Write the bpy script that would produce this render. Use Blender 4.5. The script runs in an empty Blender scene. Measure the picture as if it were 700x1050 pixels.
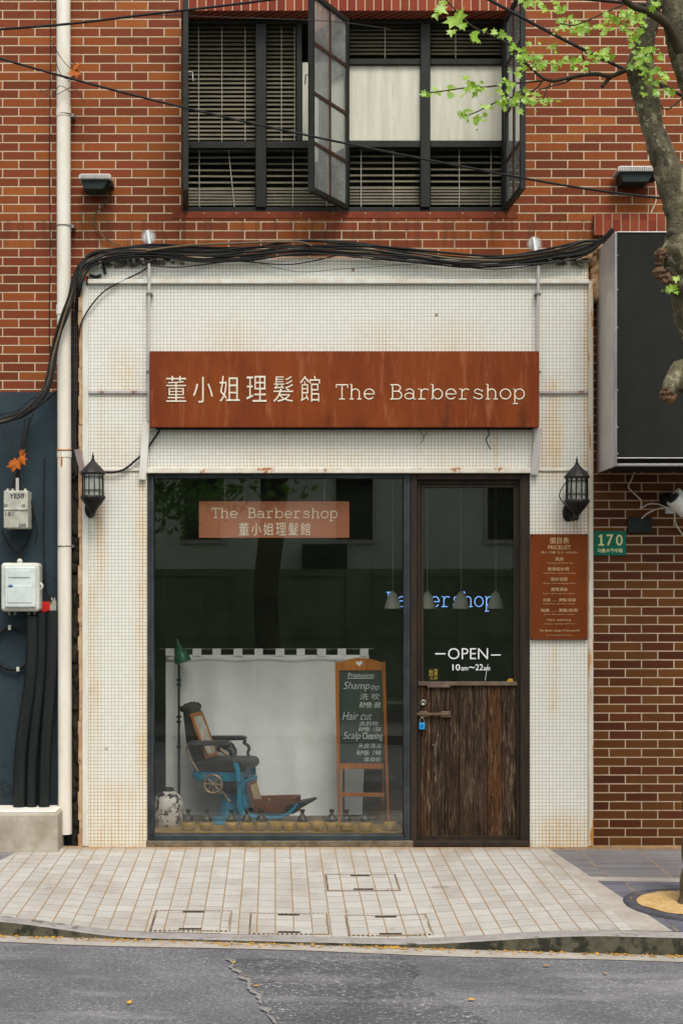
import bpy, bmesh, math, random
from mathutils import Vector, Matrix, noise as mnoise
R = math.radians
rnd = random.Random(7)
scene = bpy.context.scene
COL = scene.collection

# ---------------------------------------------------------------- camera, sky, sun, exposure
F, DIST = 1470.0, 11.3
XC, ZC = -69 * DIST / F, 253 * DIST / F
cam_d = bpy.data.cameras.new('camera'); cam = bpy.data.objects.new('camera', cam_d); COL.objects.link(cam)
cam.location = (XC, -DIST, ZC); cam.rotation_euler = (R(90), 0, 0)
cam_d.sensor_width = 36; cam_d.lens = F / 1050 * 36
cam_d.shift_x = 69 / 1050; cam_d.shift_y = 90 / 1050
cam_d.clip_start = .05; cam_d.clip_end = 2000
scene.camera = cam
SUN_EL, SUN_AZ = 58, 168          # degrees; azimuth measured so that the light comes from the street side
world = bpy.data.worlds.new('World'); scene.world = world; world.use_nodes = True
wt = world.node_tree; bg = wt.nodes['Background']
sky = wt.nodes.new('ShaderNodeTexSky'); sky.sky_type = 'NISHITA'; sky.sun_disc = False
sky.sun_elevation = R(SUN_EL); sky.sun_rotation = R(SUN_AZ); sky.dust_density = 3; sky.air_density = 1.2
hs = wt.nodes.new('ShaderNodeHueSaturation'); hs.inputs['Saturation'].default_value = .32
wt.links.new(sky.outputs[0], hs.inputs['Color']); wt.links.new(hs.outputs[0], bg.inputs[0]); bg.inputs[1].default_value = .15
sl = bpy.data.lights.new('sun', 'SUN'); sl.energy = 1.3; sl.angle = R(22); sl.color = (1, .965, .91)
so = bpy.data.objects.new('sun', sl); COL.objects.link(so); so.location = (2, -8, 14)
az = R(SUN_AZ); d = Vector((math.sin(az) * math.cos(R(SUN_EL)), math.cos(az) * math.cos(R(SUN_EL)), math.sin(R(SUN_EL))))
so.rotation_euler = d.to_track_quat('Z', 'Y').to_euler()
vs = scene.view_settings; vs.view_transform = 'Standard'; vs.look = 'None'; vs.gamma = 1; vs.use_curve_mapping = False
vs.exposure = .62
scene.cycles.max_bounces = 8; scene.cycles.transparent_max_bounces = 12
scene.cycles.sample_clamp_indirect = 4

# ---------------------------------------------------------------- helpers
def lin(c):
    c /= 255.0
    return c / 12.92 if c <= .04045 else ((c + .055) / 1.055) ** 2.4
def C(r, g, b): return (lin(r), lin(g), lin(b), 1)
def P(px, py, Y=0.0):
    s = (DIST + Y) / F
    return Vector((XC + (px - 281) * s, Y, ZC + (615 - py) * s))
def S(Y=0.0): return (DIST + Y) / F          # metres per photo pixel at depth Y

def wloc(o):
    v = Vector((0, 0, 0))
    while o is not None:
        v += o.location; o = o.parent
    return v
def tag(o, label=None, cat=None, group=None, kind=None):
    if label: o['label'] = label
    if cat: o['category'] = cat
    if group: o['group'] = group
    if kind: o['kind'] = kind
    return o
def thing(name, label, cat, loc=(0, 0, 0), group=None):
    o = bpy.data.objects.new(name, None); o.empty_display_size = .1; COL.objects.link(o); o.location = loc
    return tag(o, label, cat, group)
def copy_tree(o, parent=None):
    c = o.copy(); COL.objects.link(c); c.parent = parent
    for ch in list(o.children): copy_tree(ch, c)
    return c

class MB:
    def __init__(s): s.v = []; s.f = []; s.sm = []; s.mi = []
    def add(s, vs_, fs, smooth=False, mi=0):
        o = len(s.v); s.v += [Vector(v) for v in vs_]
        for f in fs: s.f.append([i + o for i in f]); s.sm.append(smooth); s.mi.append(mi)
        return s
    def box(s, a, b, mi=0):
        x0, x1 = sorted((a[0], b[0])); y0, y1 = sorted((a[1], b[1])); z0, z1 = sorted((a[2], b[2]))
        return s.add([(x0,y0,z0),(x1,y0,z0),(x1,y1,z0),(x0,y1,z0),(x0,y0,z1),(x1,y0,z1),(x1,y1,z1),(x0,y1,z1)],
                     [(3,2,1,0),(4,5,6,7),(0,1,5,4),(1,2,6,5),(2,3,7,6),(3,0,4,7)], mi=mi)
    def pbox(s, x0, y0, x1, y1, Yf, Yb, mi=0):      # photo rectangle on the plane Yf, extruded back to Yb
        a = P(x0, y0, Yf); b = P(x1, y1, Yf)
        return s.box((a.x, Yf, a.z), (b.x, Yb, b.z), mi)
    def obox(s, c, ux, uy, uz, mi=0):                # oriented box, half-vectors
        c, ux, uy, uz = Vector(c), Vector(ux), Vector(uy), Vector(uz)
        q = [c + i*ux + j*uy + k*uz for k in (-1,1) for (i,j) in ((-1,-1),(1,-1),(1,1),(-1,1))]
        return s.add(q, [(3,2,1,0),(4,5,6,7),(0,1,5,4),(1,2,6,5),(2,3,7,6),(3,0,4,7)], mi=mi)
    def bar(s, a, b, w, h, up=(0, 1, 0), mi=0):
        a, b = Vector(a), Vector(b); d_ = (b - a); L = d_.length; d_.normalize()
        sx = d_.cross(Vector(up)).normalized(); sy = sx.cross(d_).normalized()
        return s.obox((a + b) / 2, d_ * L / 2, sx * w / 2, sy * h / 2, mi)
    def tube(s, pts, r, n=8, cap=True, sq=None, mi=0, closed=False):
        pts = [Vector(p) for p in pts]; m = len(pts)
        rr = list(r) if isinstance(r, (list, tuple)) else [r] * m
        tan = []
        for i in range(m):
            if closed: t = pts[(i+1) % m] - pts[i-1]
            else: t = pts[min(i+1, m-1)] - pts[max(i-1, 0)]
            tan.append(t.normalized() if t.length > 1e-9 else Vector((0,0,1)))
        u = tan[0].orthogonal().normalized()
        if sq is not None:
            ref = Vector((0, 1, 0))
            if abs(tan[0].dot(ref)) < .95: u = (ref - tan[0] * tan[0].dot(ref)).normalized()
        vv = []
        for i in range(m):
            u = (u - tan[i] * u.dot(tan[i]))
            u = u.normalized() if u.length > 1e-6 else tan[i].orthogonal().normalized()
            w = tan[i].cross(u)
            for k in range(n):
                a = 2 * math.pi * k / n
                e = u * math.cos(a) * rr[i] * (sq if sq is not None else 1) + w * math.sin(a) * rr[i]
                vv.append(pts[i] + e)
        fs = [(i*n + k, i*n + (k+1) % n, (i+1)*n + (k+1) % n, (i+1)*n + k) for i in range(m-1) for k in range(n)]
        if closed: fs += [((m-1)*n + k, (m-1)*n + (k+1) % n, (k+1) % n, k) for k in range(n)]
        s.add(vv, fs, n > 5, mi)
        if cap and not closed:
            s.add(vv[:n], [tuple(reversed(range(n)))], mi=mi); s.add(vv[-n:], [tuple(range(n))], mi=mi)
        return s
    def lathe(s, prof, c, n=24, smooth=True, mi=0, axis=None, sx=1, sy=1):
        c = Vector(c); q = Vector((0,0,1)).rotation_difference(Vector(axis)) if axis is not None else None
        vv = []
        for (r, z) in prof:
            for k in range(n):
                a = 2 * math.pi * (k + .5) / n
                e = Vector((r * math.cos(a) * sx, r * math.sin(a) * sy, z))
                vv.append(c + (q @ e if q is not None else e))
        m = len(prof)
        fs = [(i*n + k, i*n + (k+1) % n, (i+1)*n + (k+1) % n, (i+1)*n + k) for i in range(m-1) for k in range(n)]
        s.add(vv, fs, smooth, mi)
        if prof[0][0] > 1e-5: s.add(vv[:n], [tuple(reversed(range(n)))], mi=mi)
        if prof[-1][0] > 1e-5: s.add(vv[-n:], [tuple(range(n))], mi=mi)
        return s
    def prism(s, poly, off, mi=0):                   # closed 3D polygon extruded along a vector
        a = [Vector(p) for p in poly]; n = len(a); off = Vector(off)
        nn = sum(((a[i] - a[0]).cross(a[(i+1) % n] - a[0]) for i in range(n)), Vector((0,0,0)))
        if nn.dot(off) > 0: a.reverse()
        b = [p + off for p in a]
        fs = [tuple(range(n)), tuple(reversed(range(n, 2*n)))] + [((i+1) % n, i, i + n, (i+1) % n + n) for i in range(n)]
        return s.add(a + b, fs, mi=mi)
    def pprism(s, poly, Yf, Yb, mi=0): return s.prism([P(x, y, Yf) for x, y in poly], (0, Yb - Yf, 0), mi)
    def blob(s, c, r, amp=.2, seed=0, mi=0, sub=2, freq=2.0):
        bm = bmesh.new(); bmesh.ops.create_icosphere(bm, subdivisions=sub, radius=1)
        c = Vector(c); r = Vector(r) if hasattr(r, '__len__') else Vector((r, r, r))
        bm.verts.index_update()
        vv = [c + Vector((v.co.x*r.x, v.co.y*r.y, v.co.z*r.z)) * (1 + amp * mnoise.noise(v.co * freq + Vector((seed*3.1, seed, 0)))) for v in bm.verts]
        s.add(vv, [tuple(v.index for v in f.verts) for f in bm.faces], True, mi); bm.free(); return s
    def build(s, name, mats, parent=None, bevel=0, seg=2):
        me = bpy.data.meshes.new(name); off = wloc(parent)
        me.from_pydata([tuple(v - off) for v in s.v], [], s.f)
        me.polygons.foreach_set('use_smooth', s.sm); me.polygons.foreach_set('material_index', s.mi)
        for m in (mats if isinstance(mats, (list, tuple)) else [mats]): me.materials.append(m)
        me.update(); o = bpy.data.objects.new(name, me); COL.objects.link(o); o.parent = parent
        if bevel:
            b = o.modifiers.new('bevel', 'BEVEL'); b.width = bevel; b.segments = seg; b.limit_method = 'ANGLE'; b.angle_limit = R(35)
        return o
def single(name, mb, mats, label, cat, loc, group=None, bevel=0):     # a thing that is one mesh, origin at loc
    loc = Vector(loc); mb.v = [v - loc for v in mb.v]
    o = mb.build(name, mats, None, bevel); o.location = loc
    return tag(o, label, cat, group)
def cat(pts, k=6):
    pts = [Vector(p) for p in pts]; out = []
    for i in range(len(pts) - 1):
        p0 = pts[max(i-1, 0)]; p1 = pts[i]; p2 = pts[i+1]; p3 = pts[min(i+2, len(pts)-1)]
        for j in range(k):
            t = j / k
            out.append(.5 * ((2*p1) + (p2-p0)*t + (2*p0 - 5*p1 + 4*p2 - p3)*t*t + (3*p1 - p0 - 3*p2 + p3)*t*t*t))
    return out + [pts[-1]]
def catr(rs, k=6):
    out = []
    for i in range(len(rs) - 1): out += [rs[i] + (rs[i+1] - rs[i]) * j / k for j in range(k)]
    return out + [rs[-1]]

def text_mb(body, px, py, w, h, Y, thick=.004, shear=0, offset=0, mb=None, rot=0):
    """Built-in font text fitted into the photo rectangle (left px, top py, width w, height h) on the plane Y."""
    c = bpy.data.curves.new('lettering', 'FONT'); c.body = body; c.extrude = 0; c.offset = offset; c.shear = shear; c.resolution_u = 3
    o = bpy.data.objects.new('lettering_curve', c); COL.objects.link(o)
    bpy.context.view_layer.update()
    m = bpy.data.meshes.new_from_object(o.evaluated_get(bpy.context.evaluated_depsgraph_get()))
    mb = mb or MB()
    if len(m.vertices):
        xs = [v.co.x for v in m.vertices]; ys = [v.co.y for v in m.vertices]
        x0, x1, y0, y1 = min(xs), max(xs), min(ys), max(ys)
        cr, sr = math.cos(rot), math.sin(rot)
        def T(v, dy):
            a = (v.co.x - x0) / max(x1 - x0, 1e-6) * w; b = (y1 - v.co.y) / max(y1 - y0, 1e-6) * h
            q = P(px + a*cr - b*sr, py + b*cr + a*sr, Y); q.y += dy; return q
        n = len(m.vertices); fs = [tuple(p.vertices) for p in m.polygons]
        front = [T(v, -thick) for v in m.vertices]; back = [T(v, 0) for v in m.vertices]
        cnt = {}
        for f in fs:
            for i in range(len(f)):
                e = (f[i], f[(i+1) % len(f)]); k = tuple(sorted(e)); cnt.setdefault(k, []).append(e)
        side = [(e[0][1], e[0][0], e[0][0] + n, e[0][1] + n) for e in cnt.values() if len(e) == 1]
        mb.add(front + back, fs + side)
    bpy.data.objects.remove(o); bpy.data.curves.remove(c); bpy.data.meshes.remove(m)
    return mb

def arc(cx, cy, rx, ry, a0, a1, n=12):
    return [(cx + rx*math.cos(R(a0 + (a1-a0)*i/n)), cy + ry*math.sin(R(a0 + (a1-a0)*i/n))) for i in range(n+1)]
GLYPH = {       # typewriter letters as strokes: advance .6, x-height .44, cap height .63
 'T': [[(.05,.5),(.05,.63),(.55,.63),(.55,.5)], [(.3,.63),(.3,0)], [(.17,0),(.43,0)]],
 'h': [[(.04,.65),(.12,.65),(.12,0)], [(.03,0),(.22,0)], [(.12,.29)] + arc(.29,.29,.17,.15,180,0) + [(.46,0)], [(.37,0),(.56,0)]],
 'e': [[(.08,.22)] + [(.52,.22)] + arc(.3,.22,.22,.22,0,325,20)],
 'B': [[(.13,.63),(.13,0)], [(.03,.63)] + arc(.31,.485,.16,.145,90,-90) + [(.13,.34)], [(.31,.34)] + arc(.34,.17,.19,.17,90,-90) + [(.03,0)]],
 'a': [arc(.27,.3,.18,.14,150,0) + [(.45,0),(.55,0)], arc(.26,.13,.19,.13,0,360,18)],
 'r': [[(.05,.44),(.18,.44),(.18,0)], [(.05,0),(.38,0)], arc(.37,.26,.19,.18,180,50)],
 'b': [[(.02,.65),(.1,.65),(.1,0),(.02,0)], arc(.31,.22,.21,.22,0,360,20)],
 's': [[(.47,.32),(.46,.42),(.45,.36),(.3,.44),(.17,.41),(.13,.34),(.18,.26),(.3,.23),(.43,.2),(.49,.12),(.43,.03),(.3,0),(.14,.06),(.11,.02),(.1,.12)]],
 'o': [arc(.3,.22,.23,.22,0,360,22)],
 'p': [[(.03,.44),(.11,.44),(.11,-.2)], [(.02,-.2),(.25,-.2)], arc(.32,.22,.21,.22,0,360,20)],
}
def stroke_text(body, px, base, adv, Y, rad, sq=.5, mb=None, sy=1.0):
    """adv = advance in photo pixels, rad = stroke radius in metres."""
    mb = mb or MB(); k = adv / .6
    for i, ch in enumerate(body):
        for st in GLYPH.get(ch, []):
            mb.tube([P(px + i*adv + x*k, base - y*k*sy, Y) for x, y in st], rad, 6, True, sq)
    return mb

# ---------------------------------------------------------------- materials
class NT:
    def __init__(s, name):
        s.mat = bpy.data.materials.new(name); s.mat.use_nodes = True; s.t = s.mat.node_tree
        s.b = s.t.nodes['Principled BSDF']; s._pos = None
    def n(s, typ, **kw):
        nd = s.t.nodes.new('ShaderNode' + typ)
        for k, v in kw.items(): setattr(nd, k, v)
        return nd
    def set(s, sock, v):
        if isinstance(v, bpy.types.NodeSocket): s.t.links.new(v, sock)
        else: sock.default_value = v
    def m(s, op, a, b=0.0, c=None, clamp=False):
        nd = s.n('Math', operation=op, use_clamp=clamp); s.set(nd.inputs[0], a); s.set(nd.inputs[1], b)
        if c is not None: s.set(nd.inputs[2], c)
        return nd.outputs[0]
    def pos(s):
        if s._pos is None: s._pos = s.n('NewGeometry').outputs['Position']
        return s._pos
    def xyz(s):
        nd = s.n('SeparateXYZ'); s.t.links.new(s.pos(), nd.inputs[0]); return nd.outputs
    def scaled(s, v):
        nd = s.n('VectorMath', operation='MULTIPLY'); s.t.links.new(s.pos(), nd.inputs[0]); nd.inputs[1].default_value = v; return nd.outputs[0]
    def noise(s, scale, detail=4, rough=.6, vec=None, dist=0):
        nd = s.n('TexNoise'); s.t.links.new(vec or s.pos(), nd.inputs['Vector'])
        nd.inputs['Scale'].default_value = scale; nd.inputs['Detail'].default_value = detail; nd.inputs['Roughness'].default_value = rough; nd.inputs['Distortion'].default_value = dist
        return nd.outputs[0]
    def ramp(s, fac, stops, interp='LINEAR'):
        nd = s.n('ValToRGB'); cr = nd.color_ramp; cr.interpolation = interp; s.set(nd.inputs[0], fac)
        while len(cr.elements) < len(stops): cr.elements.new(.5)
        for e, (p, c) in zip(cr.elements, stops):
            e.position = p; e.color = c if hasattr(c, '__len__') else (c, c, c, 1)
        return nd.outputs[0]
    def sstep(s, v, a, b):
        nd = s.n('MapRange', interpolation_type='SMOOTHSTEP'); s.set(nd.inputs[0], v); nd.inputs[1].default_value = a; nd.inputs[2].default_value = b
        return nd.outputs[0]
    def mix(s, fac, a, b, blend='MIX'):
        nd = s.n('Mix', data_type='RGBA', blend_type=blend); s.set(nd.inputs[0], fac); s.set(nd.inputs[6], a); s.set(nd.inputs[7], b); return nd.outputs[2]
    def white(s, a, b=0.0):
        c = s.n('CombineXYZ'); s.set(c.inputs[0], a); s.set(c.inputs[1], b)
        w = s.n('TexWhiteNoise', noise_dimensions='3D'); s.t.links.new(c.outputs[0], w.inputs[0]); return w.outputs[0]
    def bump(s, h, strength=.5, dist=.01):
        nd = s.n('Bump'); nd.inputs['Strength'].default_value = strength; nd.inputs['Distance'].default_value = dist; s.set(nd.inputs['Height'], h)
        s.t.links.new(nd.outputs[0], s.b.inputs['Normal'])
    def done(s, col, rough=.6, metal=0, spec=.5):
        s.set(s.b.inputs['Base Color'], col); s.set(s.b.inputs['Roughness'], rough); s.b.inputs['Metallic'].default_value = metal
        s.b.inputs['Specular IOR Level'].default_value = spec
        return s.mat

def worn(name, a, b, scale=6, rough=.6, metal=0, bump=.2, bscale=40, c=None, cthr=.62, cscale=9, stretch=None, spec=.28):
    """Two-tone surface with optional patches of a third colour (dirt, rust, chips)."""
    t = NT(name); vec = t.scaled(stretch) if stretch else None
    col = t.mix(t.sstep(t.noise(scale, 5, .65, vec), .3, .7), a, b)
    if c is not None: col = t.mix(t.sstep(t.noise(cscale, 6, .7, vec), cthr, cthr + .08), col, c)
    t.bump(t.noise(bscale, 4, .6, vec), bump, .006)
    r = t.m('MULTIPLY_ADD', t.noise(scale * 2.3, 3), .3, rough - .15, clamp=True)
    return t.done(col, r, metal, spec)

def brick_mat(name, bw, bh, pal, mortar, jx=.0095, soldier=False, x0=0.0, z0=0.0, dirt=None):
    t = NT(name); X, Y, Z = t.xyz()
    u = t.m('ADD', t.m('ADD', X, Y), 50 - x0); v = t.m('ADD', Z, 50 - z0)
    if soldier: u, v = v, u
    row = t.m('FLOOR', t.m('DIVIDE', v, bh)); uu = t.m('DIVIDE', u, bw)
    if not soldier: uu = t.m('ADD', uu, t.m('MULTIPLY', t.m('MODULO', row, 2), .5))
    col = t.m('FLOOR', uu)
    wob = t.m('MULTIPLY', t.m('SUBTRACT', t.noise(25, 3), .5), .004)
    fu = t.m('ADD', t.m('MULTIPLY', t.m('FRACT', uu), bw), wob); fv = t.m('ADD', t.m('MULTIPLY', t.m('FRACT', t.m('DIVIDE', v, bh)), bh), wob)
    mk = t.m('MULTIPLY', t.sstep(fu, jx - .0015, jx + .001), t.sstep(fv, jx - .0015, jx + .001))
    if soldier: mk = t.sstep(fv, jx - .0015, jx + .001)
    w = t.white(col, row); n = len(pal)
    bc = t.ramp(w, [(i / n, c) for i, c in enumerate(pal)], 'CONSTANT')
    shade = t.m('MULTIPLY_ADD', t.white(row, col), .24, .9)
    fine = t.m('MULTIPLY_ADD', t.noise(60, 5, .7), .5, .75)
    g = t.n('CombineColor'); k = t.m('MULTIPLY', shade, fine)
    for i in range(3): t.set(g.inputs[i], k)
    bc = t.mix(1, bc, g.outputs[0], 'MULTIPLY')
    mc = t.mix(t.noise(7, 4), mortar, tuple(x * .62 for x in mortar[:3]) + (1,))
    c = t.mix(mk, mc, bc)
    if dirt:
        st = t.sstep(t.noise(2.2, 6, .7, t.scaled((1.6, 1, .5))), .45, .8); c = t.mix(t.m('MULTIPLY', st, .3), c, dirt)
        zs = P(0, 226, .15).z; run = t.m('MULTIPLY', t.m('MULTIPLY', t.sstep(Z, zs - .55, zs), t.sstep(Z, zs + .01, zs)), t.sstep(t.noise(9, 5, .7, t.scaled((2.4, 1, .2))), .45, .66)); c = t.mix(t.m('MULTIPLY', run, .5), c, C(62, 42, 30))
        ef = t.sstep(t.noise(14, 6, .75), .68, .74); c = t.mix(t.m('MULTIPLY', ef, .1), c, C(210, 190, 165))
    t.bump(t.m('ADD', mk, t.m('MULTIPLY', t.noise(90, 3), .25)), .55, .006)
    return t.done(c, t.m('MULTIPLY_ADD', mk, -.2, .85), 0, .12)

def tile_mat(name):
    """White glass mosaic with grout that has gone brown where water runs."""
    t = NT(name); X, Y, Z = t.xyz(); p = .02735
    u = t.m('ADD', t.m('ADD', X, Y), 20.0); v = t.m('ADD', Z, 20.004)
    cu = t.m('FLOOR', t.m('DIVIDE', u, p)); cv = t.m('FLOOR', t.m('DIVIDE', v, p))
    fu = t.m('MULTIPLY', t.m('FRACT', t.m('DIVIDE', u, p)), p); fv = t.m('MULTIPLY', t.m('FRACT', t.m('DIVIDE', v, p)), p)
    g = .0052
    mk = t.m('MULTIPLY', t.sstep(fu, g - .0015, g), t.sstep(fv, g - .0015, g))
    tile = t.ramp(t.white(cu, cv), [(0, C(215, 216, 206)), (.5, C(219, 220, 209)), (1, C(222, 223, 213))])
    def near(px, wpx):                                # 1 at a photo column, fading over wpx
        x = P(px, 600).x; w_ = wpx * S(); return t.sstep(t.m('ABSOLUTE', t.m('SUBTRACT', X, x)), w_, 0.0)
    def band(py0, py1, soft=24):                       # 1 between two heights
        return t.m('MULTIPLY', t.sstep(Z, P(0, py1).z - soft*S(), P(0, py1).z), t.sstep(Z, P(0, py0).z + soft*S(), P(0, py0).z))
    streak = t.m('MULTIPLY', t.sstep(t.noise(6, 5, .7, t.scaled((3.2, 1, .35))), .36, .66), t.m('MULTIPLY_ADD', t.sstep(t.noise(5, 4, .65), .35, .65), .9, .35))
    cloud = t.sstep(t.noise(3.0, 5, .65), .35, .72)
    parts = []
    for px, w_, a, b, amt in [(148, 14, 490, 868, .75), (103, 12, 520, 600, .6), (116, 60, 815, 868, .5), (575, 60, 848, 868, .7),
                              (567, 16, 404, 480, .9), (591, 12, 516, 548, .9), (602, 7, 270, 560, .9), (466, 50, 342, 360, .3), (392, 40, 346, 360, .3), (240, 40, 342, 360, .3),
                              (460, 90, 440, 482, .25), (330, 170, 466, 482, .3), (128, 24, 372, 400, .45), (120, 40, 450, 480, .3), (96, 14, 600, 868, .45),
                              (572, 40, 535, 548, .4), (567, 9, 656, 720, .4), (556, 5, 440, 480, .6), (104, 6, 404, 470, .5), (290, 8, 440, 476, .5), (508, 6, 440, 470, .6)]:
        parts.append(t.m('MULTIPLY', t.m('MULTIPLY', near(px, w_), band(a, b)), amt))
    st = parts[0]
    for q in parts[1:]: st = t.m('MAXIMUM', st, q)
    st = t.m('MULTIPLY', st, t.m('MULTIPLY_ADD', streak, .95, .4)); st = t.m('ADD', st, t.m('MULTIPLY', cloud, .05), clamp=True)
    grout = t.mix(t.m('MULTIPLY_ADD', st, 1.5, .12, clamp=True), C(178, 171, 153), C(164, 116, 44))
    tile = t.mix(t.m('MULTIPLY', st, .45), tile, C(204, 168, 92))
    tile = t.mix(t.m('MULTIPLY', t.sstep(t.noise(1.6, 5, .6, t.scaled((1, 1, .6))), .5, .85), .14), tile, C(168, 160, 142))
    lost = t.sstep(t.white(t.m('ADD', cu, 7.3), cv), .9996, .9998)
    tile = t.mix(lost, tile, C(140, 120, 95))
    t.bump(t.m('ADD', mk, t.m('MULTIPLY', t.white(cv, cu), .1)), .3, .003)
    return t.done(t.mix(mk, grout, tile), t.m('MULTIPLY_ADD', mk, -.4, .75))

def rust_mat(name, a, b, c, dark):
    t = NT(name); X, Y, Z = t.xyz()
    n1 = t.sstep(t.noise(2.4, 6, .65, t.scaled((1.3, 1, .7))), .3, .72); n2 = t.noise(7, 6, .7, t.scaled((2.5, 1, .35)))
    col = t.mix(n1, a, b); col = t.mix(t.sstep(n2, .5, .72), col, c); col = t.mix(t.m('MULTIPLY', t.sstep(t.noise(3.5, 5, .6, t.scaled((2, 1, .5))), .55, .8), .7), col, dark)
    col = t.mix(t.m('MULTIPLY', t.sstep(t.noise(45, 3, .7), .6, .75), .25), col, dark)
    t.bump(t.noise(70, 5, .7), .25, .004)
    return t.done(col, t.m('MULTIPLY_ADD', n2, .35, .5), 0, .15)

def plank_mat(name):
    t = NT(name); X, Y, Z = t.xyz(); x0 = P(428, 0).x
    u = t.m('DIVIDE', t.m('SUBTRACT', X, x0), .112); i = t.m('FLOOR', u); f = t.m('FRACT', u)
    base = t.ramp(t.white(i, 9.1), [(0, C(58, 44, 29)), (.3, C(74, 58, 41)), (.55, C(52, 41, 29)), (.75, C(92, 54, 24)), (1, C(98, 84, 64))])
    gr = t.noise(22, 8, .74, t.scaled((3.0, 1, .26)), .9); gr2 = t.noise(5, 7, .72, t.scaled((2.2, 1, .55)), .5); gr3 = t.noise(4, 6, .7, t.scaled((1.6, 1, .6)))
    col = t.mix(t.sstep(gr, .36, .58), C(30, 23, 14), base)
    col = t.mix(t.m('MULTIPLY', t.m('MULTIPLY', t.sstep(gr, .5, .68), t.sstep(gr3, .40, .58)), .9), col, C(128, 116, 96))
    col = t.mix(t.m('MULTIPLY', t.sstep(gr2, .55, .70), .75), col, C(26, 20, 13))
    col = t.mix(t.m('MULTIPLY', t.sstep(t.noise(13, 6, .75, t.scaled((1.5, 1, .5))), .69, .73), .7), col, C(150, 138, 120))
    gap = t.m('MULTIPLY', t.sstep(f, .0, .04), t.sstep(f, 1.0, .96))
    col = t.mix(gap, C(10, 8, 6), col)
    t.bump(t.m('ADD', t.m('MULTIPLY', gr, .6), gap), .7, .006)
    return t.done(t.mix(1, col, C(240, 238, 234), 'MULTIPLY'), .75, 0, .15)

def paver_mat(name, pal, joint, cross, w=.1165, dpt=.23, stain=C(150, 140, 125), stagger=0.0, amt=.5):
    t = NT(name); X, Y, Z = t.xyz()
    u = t.m('DIVIDE', t.m('ADD', X, 40.02), w); cu = t.m('FLOOR', u)
    v = t.m('ADD', t.m('DIVIDE', t.m('ADD', Y, 40), dpt), t.m('MULTIPLY', t.white(cu, 5.5), stagger)); cv = t.m('FLOOR', v)
    wob = t.m('MULTIPLY', t.m('SUBTRACT', t.noise(16, 3), .5), .006)
    fu = t.m('ADD', t.m('MULTIPLY', t.m('FRACT', u), w), wob); fv = t.m('ADD', t.m('MULTIPLY', t.m('FRACT', v), dpt), wob)
    ju = t.sstep(fu, .006, .009); jv = t.sstep(fv, .005, .010)
    base = t.ramp(t.white(cu, cv), [(i / (len(pal) - 1), c) for i, c in enumerate(pal)])
    base = t.mix(t.m('MULTIPLY', t.sstep(t.noise(1.8, 6, .68, t.scaled((1, .5, 1))), .42, .75), amt), base, stain)
    base = t.mix(t.m('MULTIPLY', t.sstep(t.noise(45, 5, .75), .55, .75), .35), base, stain)
    base = t.mix(t.m('MULTIPLY', t.sstep(t.noise(5, 5, .75, t.scaled((1, 7, 1))), .5, .75), .5), base, stain)
    jc = t.mix(t.sstep(t.noise(5, 5, .65), .40, .58), cross, joint)
    col = t.mix(jv, cross, base); col = t.mix(ju, jc, col)
    col = t.mix(t.m('MULTIPLY', t.sstep(t.m('ADD', Y, t.m('MULTIPLY', t.noise(9, 4), .22)), -.10, .12), .8), col, C(150, 118, 78))
    spot = t.sstep(t.noise(6.5, 3, .5), .70, .73); col = t.mix(t.m('MULTIPLY', spot, .35), col, C(96, 88, 76))
    t.bump(t.m('ADD', t.m('MULTIPLY', ju, jv), t.m('MULTIPLY', t.noise(80, 4), .4)), .5, .006)
    return t.done(col, .8, 0, .3)

def asphalt_mat(name, lo, mid, hi, scale=190):
    t = NT(name); a = t.noise(scale, 3, .7); b = t.noise(1.3, 5, .6); v = t.n('TexVoronoi'); t.t.links.new(t.pos(), v.inputs['Vector']); v.inputs['Scale'].default_value = scale * .55
    a2 = t.noise(scale * 2.2, 2, .6); col = t.ramp(t.m('ADD', t.m('MULTIPLY', a, .55), t.m('MULTIPLY', a2, .45)), [(.34, lo), (.46, mid), (.54, mid), (.66, hi)])
    col = t.mix(t.m('MULTIPLY', t.sstep(b, .42, .68), .45), col, lo); col = t.mix(t.m('MULTIPLY', t.sstep(t.noise(2.2, 5, .65, t.scaled((.35, 1.6, 1))), .5, .75), .3), col, hi)
    t.bump(t.m('ADD', a, v.outputs['Distance']), .8, .008)
    return t.done(col, .85, 0, .25)

def glass_mat(name, tint=(.93, .95, .94, 1), gain=1.0, rough=0.0, dust_haze=.0, haze_col=(.6, .6, .55, 1)):
    t = NT(name); nt = t.t; nt.nodes.remove(t.b)
    g = t.n('NewGeometry'); dp = t.n('VectorMath', operation='DOT_PRODUCT'); nt.links.new(g.outputs['Incoming'], dp.inputs[0]); nt.links.new(g.outputs['Normal'], dp.inputs[1])
    c = t.m('ABSOLUTE', dp.outputs['Value']); fr = t.m('MULTIPLY_ADD', t.m('POWER', t.m('SUBTRACT', 1.0, c), 5.0), .96, .042); fr = t.m('MULTIPLY', fr, gain, clamp=True)
    tr = t.n('BsdfTransparent'); tr.inputs[0].default_value = tint
    gl = t.n('BsdfGlossy'); gl.inputs['Roughness'].default_value = rough
    mx = t.n('MixShader'); t.set(mx.inputs[0], fr); nt.links.new(tr.outputs[0], mx.inputs[1]); nt.links.new(gl.outputs[0], mx.inputs[2])
    out = nt.nodes['Material Output']; last = mx.outputs[0]
    if dust_haze:
        df = t.n('BsdfDiffuse'); df.inputs[0].default_value = haze_col; m2 = t.n('MixShader')
        t.set(m2.inputs[0], t.m('MULTIPLY_ADD', t.sstep(t.noise(4, 6, .7), .3, .8), dust_haze * .7, dust_haze * .5)); nt.links.new(last, m2.inputs[1]); nt.links.new(df.outputs[0], m2.inputs[2]); last = m2.outputs[0]
    nt.links.new(last, out.inputs[0]); return t.mat

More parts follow.
